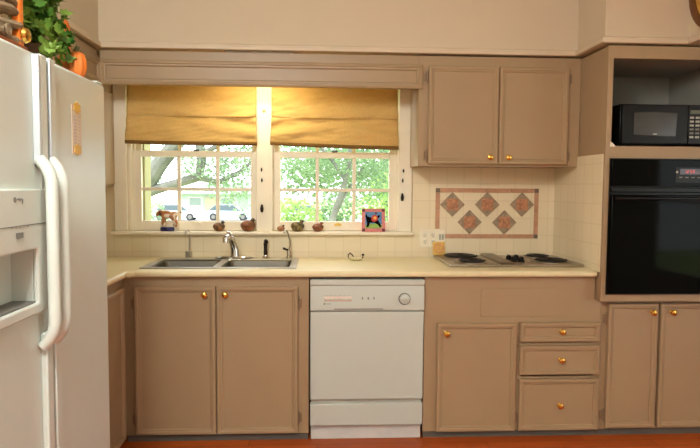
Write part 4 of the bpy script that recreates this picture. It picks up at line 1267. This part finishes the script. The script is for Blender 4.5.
# slender leaning tree outside the right window
tree('leaning_tree', 'slender grey leaning tree outside the right window', 'tree', (0.2, 10.0, GZ),
     [([(0.20, 10, GZ), (0.27, 10, 0.4), (0.40, 10, 0.85), (0.60, 10, 1.4), (0.72, 10, 1.95), (0.7, 10, 2.8)], [.11, .08, .065, .06, .055, .045]),
      ([(0.28, 10, 0.45), (0.48, 10.1, 0.9), (0.66, 10.2, 1.25), (1.05, 10.3, 1.8)], [.05, .045, .04, .03]),
      ([(0.62, 10, 1.5), (0.3, 10, 1.95), (-0.1, 10, 2.4)], [.05, .045, .025])],
     [((0.65, 10.3, 1.8), (.75, .7, .46), 1400), ((-0.30, 10.2, 2.05), (.62, .6, .5), 900), ((1.5, 10.4, 1.75), (.55, .6, .65), 1000), ((0.45, 10.2, 2.7), (1.3, 1, .45), 800), ((1.3, 10.6, 1.2), (.4, .4, .28), 220)],
     0.062, LEAF_B, 12)
def shrub(base, r, n, label, size, leafm, seed, name='shrub', stem=True):
    bz = base[2]
    lim = [([(base[0], base[1], bz), (base[0] + .03, base[1], bz + r[2] * .9)], [.05, .03])] if stem else []
    tree(name, label, 'shrub', base, lim, [((base[0], base[1], bz + r[2]), r, n)], size, leafm, seed)
shrub((-4.65, 14.0, GZ), (.42, .4, .62), 420, 'small round green bush outside, behind the dog figurine', 0.10, LEAF_A, 21)
shrub((-0.75, 13.0, GZ), (.95, .7, .72), 1300, 'bright green bush beyond the left half of the right window', 0.11, LEAF_C, 22)
shrub((2.2, 12.0, GZ), (1.15, .8, 1.1), 1700, 'tall green bush behind the square picture', 0.11, LEAF_C, 23)
shrub((0.6, 16.0, GZ), (.9, .7, .8), 900, 'green bush behind the leaning tree trunk', 0.12, LEAF_B, 24)
tree('shade_tree', 'broad green tree filling the far view in the right window', 'tree', (2.6, 20.0, GZ),
     [([(2.6, 20, GZ), (2.7, 20, 1.0), (2.5, 20, 3.0)], [.25, .2, .15])],
     [((2.2, 20, 2.2), (3.2, 1.6, 1.6), 3600), ((-0.6, 21, 2.0), (1.3, 1.2, 1.1), 900)], 0.17, LEAF_B, 25)
tree('shade_tree', 'hazy green tree beside the far house, behind the oak foliage', 'tree', (-12.4, 38.0, FGZ),
     [([(-12.4, 38, FGZ), (-12.4, 38, 0.8), (-12.3, 38, 3.5)], [.25, .2, .15])],
     [((-12.4, 38, 2.3), (1.9, 1.6, 1.6), 1300)], 0.25, LEAF_A, 26)

# the house across the street
HW = mat('pale_house_siding', (168, 184, 178), 0.8, var=0.03)
t = thing('house', 'pale low house across the street seen through the left window', 'house', (-12.0, 68, FGZ))
box(-15.5, -7.2, 65.0, 72.0, FGZ, 0.45).build('wall', HW, t)
MB().prism([(64.3, .40), (68.5, 1.75), (72.7, .40)], 'x', -16.2, -6.5).build('roof', mat('grey_green_roof', (160, 172, 164), 0.9, var=0.08, scale=8), t)
for (x0, x1) in ((-14.4, -12.9), (-10.9, -9.3)):
    f_ = box(x0, x1, 64.92, 64.99, -1.0, 0.05).build('window', TRIM, t)
    box(x0 + .1, x1 - .1, 64.88, 64.92, -.9, -.05).build('pane', mat('dull_pane', (128, 140, 142), 0.2), f_)
box(-8.9, -7.9, 64.92, 64.99, FGZ, 0.2).build('door', mat('pale_green_door', (150, 176, 156), 0.5), t)
box(-12.6, -11.3, 64.90, 64.99, FGZ, 0.1).build('garage_door', mat('dull_tan_door', (168, 158, 140), 0.6), t)

def car(x, y, rz, paint, label):
    t = thing('car', label, 'car', (x, y, FGZ + .02))
    M = Matrix.Translation((x, y, FGZ + .02)) @ Matrix.Rotation(rz, 4, 'Z')
    b = MB(); b.M = M
    b.prism([(-2.1, .28), (2.1, .28), (2.15, .55), (2.05, .78), (1.2, .86), (-1.85, .90), (-2.12, .75)], 'y', -.85, .85)
    bd = b.build('body', paint, t, bevel=0.05)
    b = MB(); b.M = M
    b.prism([(-1.75, .88), (1.15, .85), (.45, 1.38), (-1.15, 1.40)], 'y', -.74, .74)
    cb = b.build('cabin', mat('car_window_tint', (88, 100, 110), 0.15), t, bevel=0.05)
    b = MB(); b.M = M; b.box(-1.12, .42, -.70, .70, 1.385, 1.42); b.build('roof', paint, cb, bevel=0.02)
    for (wx, wy) in ((-1.3, -.86), (1.3, -.86), (-1.3, .66), (1.3, .66)):
        b = MB(); b.M = M
        b.lathe([(.33, 0), (.33, .2)], (wx, wy, .33), 'y', 20)
        w = b.build('wheel', mat('tyre', (50, 50, 52), 0.8), t)
        b = MB(); b.M = M
        b.lathe([(.18, -.01), (.18, .21)], (wx, wy, .33), 'y', 16); b.build('hubcap', GREYPL, w)
WCAR = mat('white_car_paint', (228, 230, 232), 0.25, coat=0.5)
BCAR = mat('pale_blue_car_paint', (176, 192, 214), 0.25, coat=0.5)
car(-12.6, 51.5, 0.0, WCAR, 'white car parked in the street, nearest the dog figurine')
car(-8.0, 51.8, 0.0, BCAR, 'pale blue car parked in the street behind the two birds left of the mullion')
car(-1.2, 51.0, 0.35, mat('silver_car_paint', (206, 214, 224), 0.25, coat=0.5), 'silver car parked beyond the bush in the right window')

# ------------------------------------------------------------------ light
w = bpy.data.worlds.new('World')
scene.world = w
w.use_nodes = True
bg = w.node_tree.nodes['Background']
bg.inputs['Color'].default_value = (0.90, 0.97, 1.0, 1)
bg.inputs['Strength'].default_value = 4.4

sun = bpy.data.lights.new('sun', 'SUN'); sun.energy = 3.8; sun.angle = radians(8); sun.color = (1, 0.97, 0.9)
so = bpy.data.objects.new('sun', sun); COL.objects.link(so)
so.rotation_euler = (radians(38), 0, radians(-55))

def area(name, loc, size, power, color, rot=(0, 0, 0), shape='DISK', size_y=None):
    l = bpy.data.lights.new(name, 'AREA'); l.shape = shape; l.size = size; l.energy = power; l.color = color
    if size_y: l.size_y = size_y
    o = bpy.data.objects.new(name, l); COL.objects.link(o); o.location = loc; o.rotation_euler = rot
    return o
FILL_TINT = (0.97, 1.0, 0.95)
def lamp(loc, power, color):  # fill lights added to brighten soffits and upper cabinets; no pendant is built
    l = bpy.data.lights.new('room_fill_light', 'POINT'); l.energy = power; l.color = color; l.shadow_soft_size = 0.16
    o = bpy.data.objects.new('room_fill_light', l); COL.objects.link(o); o.location = loc
lamp((-0.55, -3.35, 2.42), 106, FILL_TINT)
lamp((-0.85, -4.5, 2.30), 45, FILL_TINT)
area('valance_lamp_light', (-0.33, -0.25, 2.028), 0.34, 3.6, (1.0, 0.86, 0.5), shape='RECTANGLE', size_y=0.03)

# ------------------------------------------------------------------ camera
cam = bpy.data.cameras.new('camera')
cam.sensor_width = 36.0
cam.lens = 610 * 36 / 700
co = bpy.data.objects.new('camera', cam)
COL.objects.link(co)
yaw, pitch, roll = radians(3.016), radians(3.54), radians(0.393)
f = Vector((sin(yaw) * cos(pitch), cos(yaw) * cos(pitch), -sin(pitch)))
r = Vector((cos(yaw), -sin(yaw), 0)); u = r.cross(f)
r2 = r * cos(roll) + u * sin(roll); u2 = -r * sin(roll) + u * cos(roll)
M = Matrix((r2, u2, -f)).transposed().to_4x4()
M.translation = Vector((0.0, -3.80, 1.357))
co.matrix_world = M
scene.camera = co
scene.view_settings.view_transform = 'Standard'
scene.view_settings.look = 'None'
scene.view_settings.exposure = 0.0
scene.view_settings.gamma = 1.0
scene.view_settings.use_curve_mapping = False
scene.cycles.max_bounces = 10
